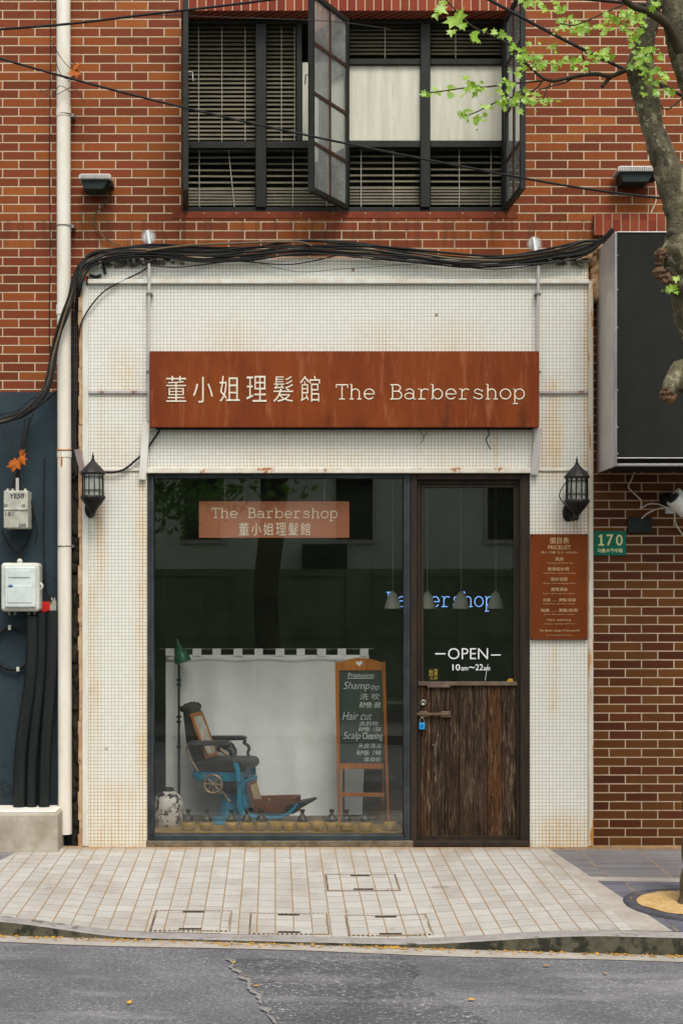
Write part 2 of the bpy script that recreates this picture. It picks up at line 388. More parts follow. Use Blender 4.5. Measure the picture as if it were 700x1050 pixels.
def leaf_mat(name, a, b):
    t = NT(name); nt = t.t; nt.nodes.remove(t.b)
    o = t.n('ObjectInfo'); col = t.mix(t.sstep(t.noise(14, 3), .35, .65), a, b)
    df = t.n('BsdfDiffuse'); tl = t.n('BsdfTranslucent'); gl = t.n('BsdfGlossy'); gl.inputs['Roughness'].default_value = .45
    nt.links.new(col, df.inputs[0]); nt.links.new(col, tl.inputs[0])
    m1 = t.n('MixShader'); m1.inputs[0].default_value = .45; nt.links.new(df.outputs[0], m1.inputs[1]); nt.links.new(tl.outputs[0], m1.inputs[2])
    m2 = t.n('MixShader'); m2.inputs[0].default_value = .05; nt.links.new(m1.outputs[0], m2.inputs[1]); nt.links.new(gl.outputs[0], m2.inputs[2])
    nt.links.new(m2.outputs[0], nt.nodes['Material Output'].inputs[0]); return t.mat
def emit_mat(name, col, k):
    t = NT(name); t.b.inputs['Emission Color'].default_value = col; t.b.inputs['Emission Strength'].default_value = k
    return t.done(col, .4)

M = {}
RED = [C(119, 57, 29), C(131, 69, 29), C(109, 53, 27), C(136, 75, 33), C(117, 55, 32), C(104, 50, 26), C(127, 65, 29), C(112, 53, 30)]
M['brick'] = brick_mat('red_brick', .2575, .0704, RED, C(204, 184, 152), x0=.07, z0=P(0, 217, .15).z, dirt=C(104, 52, 36))
M['soldier'] = brick_mat('red_brick_on_end', .24, .0704, [C(128, 56, 36), C(116, 48, 32), C(134, 64, 40)], C(196, 168, 138), soldier=True)
BRN = [C(84, 49, 22), C(78, 40, 21), C(90, 54, 24), C(72, 37, 20), C(81, 44, 21), C(92, 56, 25)]
M['brown_brick'] = brick_mat('brown_brick', .2575, .0704, BRN, C(196, 172, 142), x0=.21, z0=0, dirt=C(64, 42, 28))
M['tile'] = tile_mat('white_mosaic')
M['trim_white'] = worn('old_white_trim', C(214, 212, 202), C(196, 190, 174), 5, .6, c=C(164, 112, 50), cthr=.66, stretch=(2, 1, .6))
M['ledge_rust'] = worn('white_painted_steel_with_rust', C(200, 192, 170), C(216, 210, 196), 8, .6, c=C(158, 94, 30), cthr=.56, cscale=5, stretch=(1.2, 1, 1))
M['rust'] = rust_mat('weathered_rust_steel', C(106, 46, 15), C(126, 60, 17), C(142, 80, 48), C(72, 31, 13))
M['rust_dark'] = rust_mat('price_board_rust', C(98, 44, 12), C(112, 52, 11), C(104, 54, 18), C(74, 32, 10))
M['letter'] = worn('pale_letter', C(226, 218, 196), C(206, 196, 170), 12, .6, bump=.05)
M['letter_price'] = worn('pale_print', C(196, 170, 130), C(176, 144, 106), 30, .7, bump=.05)
M['steel_blue'] = worn('grey_blue_steel', C(66, 71, 73), C(46, 51, 54), 5, .5, .3, c=C(104, 78, 54), cthr=.68)
M['dark_wood'] = worn('old_black_brown_wood', C(34, 27, 19), C(52, 40, 27), 5, .65, c=C(78, 56, 34), cthr=.66, stretch=(3, 3, .5))
M['planks'] = plank_mat('weathered_planks')
M['glass'] = glass_mat('window_glass', (.98, .985, .978, 1), gain=1.9, dust_haze=.006, haze_col=(.42, .55, .34, 1))  # thin dust tinted green as a painted haze that lifts the dark panes
M['glass_up'] = glass_mat('old_window_glass', (.72, .78, .78, 1), 4.0, .02, dust_haze=.3)
M['frame_green'] = worn('dark_green_painted_frame', C(22, 24, 19), C(33, 33, 27), 6, .6, c=C(60, 38, 24), cthr=.66)
M['muntin'] = worn('rusty_brown_bar', C(74, 46, 30), C(52, 34, 24), 9, .6)
M['slat'] = worn('blind_slat', C(104, 97, 76), C(82, 76, 60), 3, .6, bump=.05)
M['cord'] = worn('blind_cord', C(186, 180, 164), C(168, 160, 142), 9, .8)
M['paper'] = worn('stained_white_board', C(208, 206, 188), C(184, 180, 160), 3, .7, c=C(176, 170, 150), cthr=.64, cscale=5, stretch=(3, 1, .3))
M['pipe'] = worn('white_plastic_pipe', C(226, 222, 208), C(208, 200, 180), 2.5, .5, c=C(184, 170, 140), cthr=.64, cscale=5, stretch=(2, 2, .5))
M['black'] = worn('black_rubber', C(17, 18, 17), C(28, 28, 26), 9, .75, spec=.3)
M['cable_grey'] = worn('grey_cable', C(36, 36, 34), C(58, 56, 52), 6, .75)
M['cable_tan'] = worn('tan_cable', C(112, 96, 70), C(84, 70, 50), 6, .7)
M['white_wire'] = worn('white_wire', C(205, 196, 178), C(182, 170, 150), 9, .6)
M['bluewall'] = worn('slate_blue_paint', C(34, 47, 53), C(42, 56, 62), 2.2, .65, c=C(27, 36, 39), cthr=.6, cscale=3)
M['tan'] = worn('broken_tan_render', C(160, 122, 88), C(190, 160, 126), 8, .9, bump=.8, c=C(110, 82, 58), cthr=.58)
M['crevice'] = worn('dark_rough_render', C(36, 35, 30), C(58, 52, 42), 18, .95, bump=1)
M['concrete'] = worn('grey_concrete', C(176, 168, 152), C(148, 138, 120), 5, .9, bump=.6, bscale=60, c=C(128, 98, 58), cthr=.66, cscale=5)
M['step_top_lit'] = worn('lit_concrete', C(226, 222, 212), C(206, 198, 182), 6, .9, bump=.5)
M['conduit'] = worn('black_conduit', C(18, 23, 22), C(28, 32, 30), 3, .5, c=C(104, 60, 24), cthr=.70, cscale=2.5, stretch=(5, 5, .5))
M['box_white'] = worn('weathered_white_box', C(206, 206, 194), C(182, 182, 168), 6, .5, c=C(160, 150, 126), cthr=.62)
M['box_dirty'] = worn('dirty_white_box', C(190, 188, 174), C(154, 152, 136), 14, .7, c=C(112, 104, 80), cthr=.6, cscale=16)
M['box_lid'] = worn('pale_blue_white_plastic', C(206, 214, 210), C(188, 196, 192), 8, .4)
M['ink'] = worn('black_ink', C(36, 40, 48), C(48, 50, 56), 9, .8)
M['red'] = worn('red_plastic', C(206, 36, 26), C(186, 32, 26), 9, .5)
M['leaf_dead'] = worn('dry_leaf', C(176, 96, 24), C(140, 68, 18), 14, .8, bump=.4)
M['signbox'] = worn('charcoal_panel', C(33, 33, 28), C(28, 28, 24), 3, .75, spec=.2, bump=.1, c=C(46, 45, 39), cthr=.6, cscale=3, stretch=(3, 1, .3))
M['alu'] = worn('brushed_aluminium', C(170, 166, 166), C(150, 146, 146), 3, .35, .75, bump=.05)
M['alu_paint'] = worn('grey_white_sheet', C(196, 190, 184), C(176, 170, 164), 3, .4, .2, bump=.05)
M['lantern'] = worn('dull_lantern_metal', C(48, 45, 46), C(36, 34, 34), 8, .5, .3)
M['lantern_dark'] = worn('black_lantern_metal', C(24, 24, 22), C(36, 34, 32), 8, .5, .4)
M['seeded'] = glass_mat('lantern_glass', (.8, .84, .82, 1), 1.8, .1, dust_haze=.45)
M['bulb'] = worn('frosted_bulb', C(214, 210, 196), C(196, 190, 172), 9, .3)
M['plate_green'] = worn('green_enamel', C(20, 108, 84), C(16, 96, 74), 5, .35, bump=.03)
M['plate_text'] = worn('cream_enamel', C(226, 220, 164), C(212, 206, 150), 9, .4, bump=.03)
M['cctv'] = worn('white_camera_plastic', C(216, 214, 206), C(190, 188, 180), 8, .4)
M['dark_plate'] = worn('blackish_green_plate', C(20, 34, 30), C(28, 40, 34), 6, .6)
M['steel'] = worn('dull_steel', C(150, 148, 142), C(112, 108, 102), 12, .4, .8)
M['lockblue'] = worn('blue_lacquer', C(44, 150, 200), C(36, 130, 184), 9, .3)
M['white_paint'] = worn('white_marker', C(226, 228, 226), C(206, 210, 208), 40, .8, bump=.02)
M['sticker'] = worn('yellow_print', C(176, 150, 50), C(132, 112, 40), 60, .6, bump=.02)
M['orange'] = worn('orange_sticker', C(196, 140, 30), C(170, 120, 26), 9, .6)
M['curtain'] = worn('grey_white_cotton', C(232, 233, 228), C(222, 223, 218), 4, .95, bump=.08, bscale=120)
M['curtain_band'] = worn('white_cotton', C(246, 246, 240), C(240, 240, 234), 4, .95, bump=.3, bscale=150)
M['hang_sign'] = rust_mat('brown_hanging_board', C(150, 92, 66), C(164, 106, 80), C(156, 98, 60), C(136, 82, 56))
M['oak'] = worn('orange_varnished_wood', C(164, 100, 34), C(136, 78, 24), 7, .5, stretch=(6, 6, .8))
M['slate'] = worn('chalkboard', C(44, 54, 50), C(56, 66, 60), 4, .8, bump=.05)
M['chalk'] = worn('chalk', C(206, 210, 204), C(176, 180, 174), 60, .95, bump=.1)
M['chair_blue'] = worn('teal_blue_paint', C(6, 118, 146), C(6, 98, 126), 8, .4, .1, c=C(84, 62, 40), cthr=.68)
M['leather'] = worn('black_leather', C(28, 27, 25), C(42, 40, 36), 8, .45, bump=.4, bscale=60)
M['arm_pad'] = worn('grey_worn_leather', C(70, 72, 70), C(54, 56, 56), 9, .5)
M['brass'] = worn('aged_brass', C(150, 132, 104), C(118, 100, 76), 12, .4, .7)
M['case'] = worn('brown_leather_case', C(104, 58, 36), C(84, 46, 30), 9, .5)
M['case_lining'] = worn('cream_case_lining', C(176, 158, 122), C(150, 130, 98), 9, .9)
M['photo_print'] = worn('faded_print', C(190, 186, 170), C(140, 136, 122), 12, .5, bump=.02)
M['jar'] = worn('black_on_white_glaze', C(206, 200, 188), C(186, 178, 166), 8, .35, c=C(34, 30, 28), cthr=.49, cscale=15, bump=.05)
M['bottle'] = worn('dark_brown_glass', C(20, 16, 10), C(28, 21, 13), 8, .3, bump=.02)
M['pot'] = worn('yellow_glaze', C(150, 116, 18), C(118, 88, 14), 12, .5, bump=.1)
M['sill_yellow'] = worn('ochre_board', C(140, 108, 26), C(112, 84, 20), 5, .6)
M['lamp_green'] = worn('green_enamel_shade', C(34, 96, 70), C(26, 80, 58), 9, .3)
M['pendant'] = worn('grey_enamel_shade', C(214, 214, 196), C(196, 196, 178), 9, .5)
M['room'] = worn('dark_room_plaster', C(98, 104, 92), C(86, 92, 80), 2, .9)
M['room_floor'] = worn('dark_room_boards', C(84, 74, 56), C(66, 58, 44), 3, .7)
M['neon'] = emit_mat('blue_neon', (.22, .48, 1, 1), .8)
M['bark'] = None
# ================================================================ GROUND
def kerb_y(X): return -(2.57 + .075 * X)                     # the kerb runs slightly askew to the shopfront
def smooth(a, b, x):
    t = max(0, min(1, (x - a) / (b - a))); return t * t * (3 - 2*t)
KW = .135                                                    # kerb width
def kerb_z(X):                                               # kerb dropped in front of the door
    dip = smooth(-2.35, -1.35, X) * (1 - smooth(.15, 1.5, X))
    return -.062 - .0075 * X - .082 * dip
def road_z(X): return -.168 - .012 * X
def pave_z(X, Y):
    s_ = max(0, min(1.0, Y / (kerb_y(X) + KW))); return kerb_z(X) * s_ + .004 * math.sin(X * 2.1 + Y) * s_
def sheet(name, xl, xr, y0, y1, nx, ny, mat, label=None, dz=0.0, zf=pave_z, kind='structure'):
    """Ground sheet between two boundary curves xl(t), xr(t); y0/y1 are functions of X."""
    vs_, fs = [], []
    for j in range(ny + 1):
        t = j / ny
        for i in range(nx + 1):
            a = xl(t) + (xr(t) - xl(t)) * i / nx; yy = y0(a) + (y1(a) - y0(a)) * t; vs_.append((a, yy, zf(a, yy) + dz))
    for j in range(ny):
        for i in range(nx):
            k = j*(nx+1) + i; fs.append((k, k + nx + 1, k + nx + 2, k + 1))
    o = MB().add(vs_, fs, True).build(name, mat); o['kind'] = kind
    if label: o['label'] = label
    return o
WHITEP = [C(168, 165, 157), C(175, 172, 164), C(181, 178, 170), C(173, 170, 162), C(164, 161, 153)]
m_white = paver_mat('white_pavers', WHITEP, C(152, 114, 60), C(138, 124, 104), stain=C(138, 124, 102), amt=.6, dpt=.155, stagger=.5)
m_dark = paver_mat('grey_pavers', [C(116, 112, 112), C(130, 126, 126), C(104, 101, 103)], C(170, 136, 80), C(92, 88, 88), w=.46, dpt=.046, stain=C(86, 82, 82))
m_slate = paver_mat('slate_pavers', [C(92, 92, 100), C(108, 107, 114), C(84, 84, 92)], C(176, 142, 80), C(70, 70, 76), w=.233, dpt=.233, stain=C(72, 72, 78))
m_kerb = worn('granite_kerb', C(156, 151, 146), C(136, 131, 126), 12, .85, bump=.5, bscale=120, c=C(92, 88, 76), cthr=.58, cscale=8)
m_kerbface = worn('dark_kerb_face', C(92, 88, 72), C(66, 64, 50), 14, .9, bump=.8, c=C(44, 46, 36), cthr=.5, cscale=7)  # front face coloured darker than the kerb top
m_band = worn('concrete_band', C(172, 164, 152), C(152, 144, 132), 7, .9, bump=.5, bscale=90, c=C(150, 120, 76), cthr=.66)
m_asph = asphalt_mat('worn_asphalt', C(62, 63, 66), C(104, 104, 106), C(176, 172, 170), 48)
m_asph2 = asphalt_mat('old_coarse_asphalt', C(46, 47, 49), C(90, 90, 92), C(184, 180, 176), 34)
m_sand = worn('yellow_sand', C(202, 170, 118), C(182, 146, 92), 14, .95, bump=.8, bscale=120)
wallbase = lambda X: .03
kf = lambda X: kerb_y(X) + KW
inv = lambda px, py: (XC + (px - 281) * (ZC + .05) / (py - 615), 0)
XL0, XL1 = P(30, 870).x, -2.95
XR0 = P(556, 870).x
XR1 = XC + (648 - 281) * (DIST + kf(1.7)) / F
sheet('pavement', lambda t: XL0 + (XL1 - XL0) * t, lambda t: XR0 + (XR1 - XR0) * t, wallbase, kf, 60, 30, m_white)
sheet('side_pavement', lambda t: -9, lambda t: XL0 + (XL1 - XL0) * t, wallbase, kf, 30, 20, m_dark)
BW = .20
XB0 = XR0 + .02
sheet('pavement_band', lambda t: XR0 + (XR1 - XR0) * t, lambda t: XB0 + (XR1 + .24 - XB0) * t, wallbase, kf, 4, 24, m_band)
ysp = lambda X: kf(X) * .42
sheet('side_pavement', lambda t: XB0 + (XR1 + .24 - XB0) * t * .42, lambda t: 9, wallbase, ysp, 40, 10, m_dark)
sheet('pavement_band', lambda t: XB0 + (XR1 + .24 - XB0) * (.42 + .05 * t), lambda t: 9, ysp, lambda X: kf(X) * .47, 40, 2, m_band)
sheet('side_pavement', lambda t: XB0 + (XR1 + .24 - XB0) * (.47 + .53 * t), lambda t: 9, lambda X: kf(X) * .47, kf, 60, 14, m_slate)
# kerb: one run of granite stones
kb = MB(); n = 160
for i in range(n):
    a, b = -9 + 18*i/n, -9 + 18*(i+1)/n
    q = []
    for X in (a, b):
        z = kerb_z(X); yb = kerb_y(X)
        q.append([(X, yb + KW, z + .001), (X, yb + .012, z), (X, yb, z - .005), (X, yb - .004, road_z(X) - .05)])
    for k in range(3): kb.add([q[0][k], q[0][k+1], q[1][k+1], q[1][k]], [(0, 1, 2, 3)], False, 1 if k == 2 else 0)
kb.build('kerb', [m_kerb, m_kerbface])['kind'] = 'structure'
rz = lambda X, Y: road_z(X) + .03 * smooth(0, 3.2, kerb_y(X) - Y) - .03 * smooth(4, 7, kerb_y(X) - Y)
sheet('road', lambda t: -9, lambda t: 9, lambda X: kerb_y(X), lambda X: -9.6, 60, 60, m_asph, zf=rz)
sheet('gutter', lambda t: -9, lambda t: 9, lambda X: kerb_y(X) - .008, lambda X: kerb_y(X) - .17 - .02 * math.sin(X*3), 60, 3, m_band, dz=.004, zf=rz)
def road_pt(px, py):
    Y = -3.5
    for _ in range(8):
        X = XC + (px - 281) * (DIST + Y) / F; Y = (ZC - rz(X, Y)) * F / (py - 615) - DIST
    return X, Y
el = [(233, 984), (246, 1000), (262, 1020), (274, 1040), (290, 1064), (310, 1100)]; er = [(412, 981), (430, 996), (422, 1008), (452, 1024), (492, 1044), (520, 1064), (600, 1100)]
def poly_at(pts, t):
    t *= len(pts) - 1; i = min(int(t), len(pts) - 2); f = t - i
    return tuple(pts[i][k] + (pts[i+1][k] - pts[i][k]) * f for k in (0, 1))
pv, pf, seam = [], [], MB()
NR, NCc = 60, 26
for j in range(NR + 1):
    t = j / NR; L = road_pt(*poly_at(el, t)); Rr = road_pt(*poly_at(er, t))
    for i in range(NCc + 1):
        f = i / NCc; e = (.035 * (mnoise.noise(Vector((j*.21, i and 9, 0))) + .5*mnoise.noise(Vector((j*.83, i and 9, 5))))) if i in (0, NCc) else 0
        X = L[0] + (Rr[0] - L[0]) * f + e; Y = L[1] + (Rr[1] - L[1]) * f; pv.append((X, Y, rz(X, Y) + .005))
for j in range(NR):
    for i in range(NCc):
        k = j*(NCc+1) + i; pf.append((k, k + NCc + 1, k + NCc + 2, k + 1))
MB().add(pv, pf, True).build('road_patch', m_asph2)['kind'] = 'structure'
for side, w_ in ((0, .022),):
    for j in range(NR):
        a = Vector(pv[j*(NCc+1) + side]); b = Vector(pv[(j+1)*(NCc+1) + side])
        wa = w_ * max(.05, .5 + 2.2 * mnoise.noise(Vector((j*.37, side, 3)))); wb = w_ * max(.05, .5 + 2.2 * mnoise.noise(Vector(((j+1)*.37, side, 3))))
        seam.add([a + Vector((-wa, 0, .004)), b + Vector((-wb, 0, .004)), b + Vector((wb, 0, .004)), a + Vector((wa, 0, .004))], [(0, 1, 2, 3)])
seam.build('road_seam', asphalt_mat('crumbled_asphalt', C(104, 102, 98), C(132, 129, 124), C(178, 172, 164), 70))['kind'] = 'structure'
MB().add([(-300, -300, -.32), (300, -300, -.32), (300, 300, -.32), (-300, 300, -.32)], [(0, 1, 2, 3)]).build('ground', worn('plain_earth', C(110, 106, 98), C(96, 92, 84), .5, .9))['kind'] = 'structure'
opp = MB().box((-14, -9.6, -.3), (14, -30, -.05)).build('far_pavement', worn('far_paving', C(120, 118, 112), C(104, 102, 98), 2, .9)); opp['kind'] = 'structure'
# sand, stone ring of the tree pit
TX, TY = P(721, 930, -1.95).x, -1.9
pz = pave_z(TX, TY)
pit = thing('tree_pit', 'stone-edged round pit filled with yellow sand around the tree foot', 'tree pit', (TX, TY, pz))
pr = MB()
ring = [(.50, -.01), (.50, .012), (.47, .018), (.42, .016), (.415, -.01)]
pr.lathe(ring, (TX - .0, TY, pz), 40).build('stone_ring', worn('dark_kerb_ring', C(84, 83, 86), C(68, 68, 72), 14, .85, bump=.5), pit)
sd = MB()
vv = [Vector((TX, TY, pz + .022))]; NK = 40
for r_ in (.14, .28, .414):
    for k in range(NK):
        a = 2*math.pi*k/NK; vv.append(Vector((TX + r_*math.cos(a), TY + r_*math.sin(a), pz + .014 + .012 * mnoise.noise(Vector((r_*9, a*3, 0))))))
fs = [(0, 1 + k, 1 + (k+1) % NK) for k in range(NK)] + [(1 + rr*NK + k, 1 + (rr+1)*NK + k, 1 + (rr+1)*NK + (k+1) % NK, 1 + rr*NK + (k+1) % NK) for rr in range(2) for k in range(NK)]
sd.add(vv, fs, True); tag(sd.build('sand', m_sand, pit), kind='stuff')

# inset covers in the pavement
def cover(px0, py0, px1, py1, label):
    def g(px, py):
        Y = -1.5
        for _ in range(8):
            X = XC + (px - 281) * (DIST + Y) / F; Y = (ZC - pave_z(X, Y)) * F / (py - 615) - DIST
        return X, Y
    xm = (px0 + px1) / 2
    (xa, yn), (xb, _) = g(px0, py1), g(px1, py1); _, yf = g(xm, py0)
    def z(X, Y, d): return (X, Y, pave_z(X, Y) + d)
    root = thing('access_cover', label, 'access cover', z((xa+xb)/2, (yn+yf)/2, 0), 'paved access covers in the pavement')
    def strip(x0_, x1_, y0_, y1_, d, nseg=10):
        mb = MB()
        for i in range(nseg):
            a = x0_ + (x1_-x0_)*i/nseg; b = x0_ + (x1_-x0_)*(i+1)/nseg
            mb.add([z(a, y0_, d), z(b, y0_, d), z(b, y1_, d), z(a, y1_, d), z(a, y0_, d-.02), z(b, y0_, d-.02), z(b, y1_, d-.02), z(a, y1_, d-.02)],
                   [(0,1,2,3), (0,4,5,1), (2,6,7,3), (1,5,6,2), (3,7,4,0)])
        return mb
    fr = MB(); w = .016
    for a in ((xa, xb, yn, yn + w), (xa, xb, yf - w, yf), (xa, xa + w, yn + w, yf - w), (xb - w, xb, yn + w, yf - w)):
        q = strip(*a, .005); fr.add(q.v, q.f)
    t_frame = cover_frame
    fr.build('cover_frame', t_frame, root)
    strip(xa + w, xb - w, yn + w, yf - w, .004).build('paved_lid', m_white, root)
    xm = (xa + xb) / 2
    for yy in (yn + w*1.5, yf - w*3.5):
        strip(xm - .07, xm + .07, yy, yy + .032, .006, 2).build('lifting_slot', M['crevice'], root)
def _cf():
    t = NT('dashed_rusty_edge'); X, Y, Z = t.xyz()
    f = t.m('FRACT', t.m('MULTIPLY', t.m('ADD', X, 20), 34)); col = t.mix(t.sstep(f, .4, .5), C(178, 168, 150), C(84, 70, 54))
    return t.done(t.mix(t.sstep(t.noise(6, 4), .4, .6), col, C(126, 108, 84)), .85)
cover_frame = _cf()
cover(153, 934, 236, 955, 'paved access cover near the kerb, in front of the white jar')
cover(255, 937, 338, 958, 'paved access cover near the kerb, middle one of the three there')
cover(357, 939, 445, 960, 'paved access cover near the kerb, in front of the door')
cover(335, 897, 411, 914, 'paved access cover closest to the shop, under the chalkboard easel')

# yellow plane-tree litter in gutter, joints and along the wall
lt = MB()
def flake(X, Y, z, s_):
    a = rnd.random() * 6.3; k = rnd.uniform(.4, 1)
    e1 = Vector((math.cos(a), math.sin(a), rnd.uniform(-.2, .3))) * s_; e2 = Vector((-math.sin(a), math.cos(a), rnd.uniform(-.2, .3))) * s_ * k
    c = Vector((X, Y, z + s_*.35)); lt.add([c - e1, c - e2*.8, c + e1, c + e2], [(0, 1, 2, 3)])
for i in range(1500):
    X = rnd.uniform(-2.6, 2.9); dens = .5 + .5 * mnoise.noise(Vector((X*2.2, 0, 0)))
    if rnd.random() < dens: Y = kerb_y(X) - abs(rnd.gauss(.02, .03)) - .006; flake(X, Y, rz(X, Y) + .004, rnd.uniform(.006, .016))
for i in range(420):
    X = rnd.choice((rnd.uniform(-2, 1.6), rnd.uniform(1.6, 2.9), rnd.uniform(1.6, 2.9))); Y = -abs(rnd.gauss(0, .05)) - .01; flake(X, Y, pave_z(X, Y), rnd.uniform(.005, .012))
for i in range(260):
    X = rnd.uniform(-2.3, 2.8); X = round((X + 40.02) / .1165) * .1165 - 40.02 + .004; Y = rnd.uniform(kf(X), -.05); flake(X, Y, pave_z(X, Y), rnd.uniform(.004, .009))
for i in range(120):
    a = rnd.random()*6.3; r_ = .45 * math.sqrt(rnd.random()); flake(TX + r_*math.cos(a), TY + r_*math.sin(a), pz + .02, rnd.uniform(.006, .014))
for px, py in ((252, 1003), (263, 1013), (240, 989), (483, 1027), (620, 1000), (133, 1030), (97, 941), (560, 992)):
    X, Y = road_pt(px, py); flake(X, Y, rz(X, Y) + .006, .022)
tag(lt.build('litter', worn('yellow_litter', C(206, 158, 60), C(172, 120, 44), 30, .9), None), kind='stuff')

# ================================================================ BUILDING
YB = .15
z_ = lambda py, Y=YB: P(0, py, Y).z
x_ = lambda px, Y=YB: P(px, 0, Y).x
bld = thing('brick_building', 'red brick building with an open casement window above the shop', 'building', (0, YB, 0))
XA, XZ, TOP = -7.0, 7.0, 7.6
wx0, wx1, wz0, wz1 = x_(186), x_(521), z_(217), z_(11)
bw_ = MB(); Yb2 = YB + .3
cz = z_(402)
bw_.box((XA, YB, cz), (wx0, Yb2, wz1)); bw_.box((wx1, YB, wz1), (XZ, Yb2, z_(480) ))
bw_.box((wx0, YB, z_(290)), (wx1, Yb2, wz0)); bw_.box((XA, YB, wz1 + .245), (XZ, Yb2, TOP))
bw_.box((XA, YB, wz1), (wx0 - .02, Yb2, wz1 + .245)); bw_.box((wx1 + .02, YB, wz1), (XZ, Yb2, wz1 + .245))
bw_.build('brick_wall', M['brick'], bld)
MB().box((wx0 - .02, YB - .004, wz1), (wx1 + .02, Yb2, wz1 + .245)).build('soldier_course', M['soldier'], bld)
sl_ = MB(); xs = wx0 - .07
while xs < wx1 + .05:
    sl_.box((xs, YB - .005, wz0 - .056), (min(xs + .247, wx1 + .07), YB + .12, wz0 - .0)); xs += .2575
sl_.build('window_sill', worn('sill_brick', C(122, 57, 31), C(106, 47, 27), 9, .85, bump=.4), bld, .004)
# window frame
YW = YB + .16
wf = MB()
def wp(a, b, c, d, y0=YW, dp=.06): wf.pbox(a, b, c, d, y0, y0 + dp)
wp(186, 10, 193, 219); wp(514.5, 10, 522, 219)
wp(193, 10, 514.5, 24); wp(193, 212.5, 514.5, 219)
wp(262, 24, 273, 212.5, YW - .025, .08); wp(350, 24, 358, 212.5); wp(431, 24, 441, 212.5, YW - .025, .08)
wp(193, 145, 262, 152); wp(273, 145, 350, 152); wp(358, 144, 431, 151); wp(441, 144, 514.5, 151)
wp(304, 24, 309.5, 145); wp(358, 60, 431, 66); wp(441, 60, 514.5, 66)
wf.build('window_frame', M['frame_green'], bld, .005)
for a, b in ((310, 350), (358.2, 431), (441, 514.3)):
    MB().pbox(a, 66 if a > 350 else 64, b, 144, YW + .03, YW + .045).build('white_panel', M['paper'], bld)
# opened casements, hinged in the brick face
def casement(hpx, width, ang, flip, zb, zt):
    """ang: opening from the closed position (along +X when flip=1, -X when flip=-1)."""
    h = Vector((x_(hpx), YB - .005, 0)); a = R(ang); u = Vector((flip * math.cos(a), -math.sin(a), 0)); nrm = Vector((0, 0, 1)).cross(u); t2 = .02; fw = .038
    fr = MB(); up = Vector((0, 0, 1)); zc = (zb + zt) / 2; hh = (zt - zb) / 2
    for s_ in (fw/2, width - fw/2): fr.obox(h + u*s_ + up*zc, u*fw/2, nrm*t2, up*hh)
    for z in (zb + fw/2, zt - fw/2): fr.obox(h + u*width/2 + up*z, u*(width/2 - fw), nrm*t2, up*fw/2)
    fo = fr.build('casement', M['frame_green'], bld, .003)
    mu = MB(); n_ = 4
    for i in range(1, n_):
        z = zb + (zt - zb) * i / n_; mu.obox(h + u*width/2 + up*z, u*(width/2 - fw), nrm*.011, up*.012)
    mu.obox(h + u*width/2 + up*zc, u*.009, nrm*.013, up*(hh - fw))
    mu.build('glazing_bar', M['muntin'], fo)
    gl = MB(); gl.obox(h + u*width/2 + up*zc, u*(width/2 - fw + .004), nrm*.003, up*(hh - fw + .004)); gl.build('glass', M['glass_up'], fo)
    hd = MB(); c = h + u*(width - fw*.5) + up*(zb + .9) + nrm*t2*flip
    hd.tube([c, c + nrm*.03*flip, c + nrm*.035*flip - up*.07], .006, 6); hd.build('handle', M['steel'], fo)
zt, zb = z_(20), z_(216)
casement(356, .62, 60, -1, zb, zt); casement(518.5, .60, 93, -1, zb, zt); casement(190, .58, 86, 1, zb, zt)
# room behind the upper window
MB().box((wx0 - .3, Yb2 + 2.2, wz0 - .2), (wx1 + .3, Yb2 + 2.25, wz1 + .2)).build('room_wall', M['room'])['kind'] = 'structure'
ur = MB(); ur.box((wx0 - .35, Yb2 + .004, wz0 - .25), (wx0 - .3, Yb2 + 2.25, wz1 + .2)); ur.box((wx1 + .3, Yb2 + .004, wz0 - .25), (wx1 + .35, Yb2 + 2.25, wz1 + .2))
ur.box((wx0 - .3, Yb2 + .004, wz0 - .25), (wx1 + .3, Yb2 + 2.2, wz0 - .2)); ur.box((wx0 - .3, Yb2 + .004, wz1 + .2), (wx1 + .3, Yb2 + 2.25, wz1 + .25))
ur.build('room_wall', M['room'])['kind'] = 'structure'
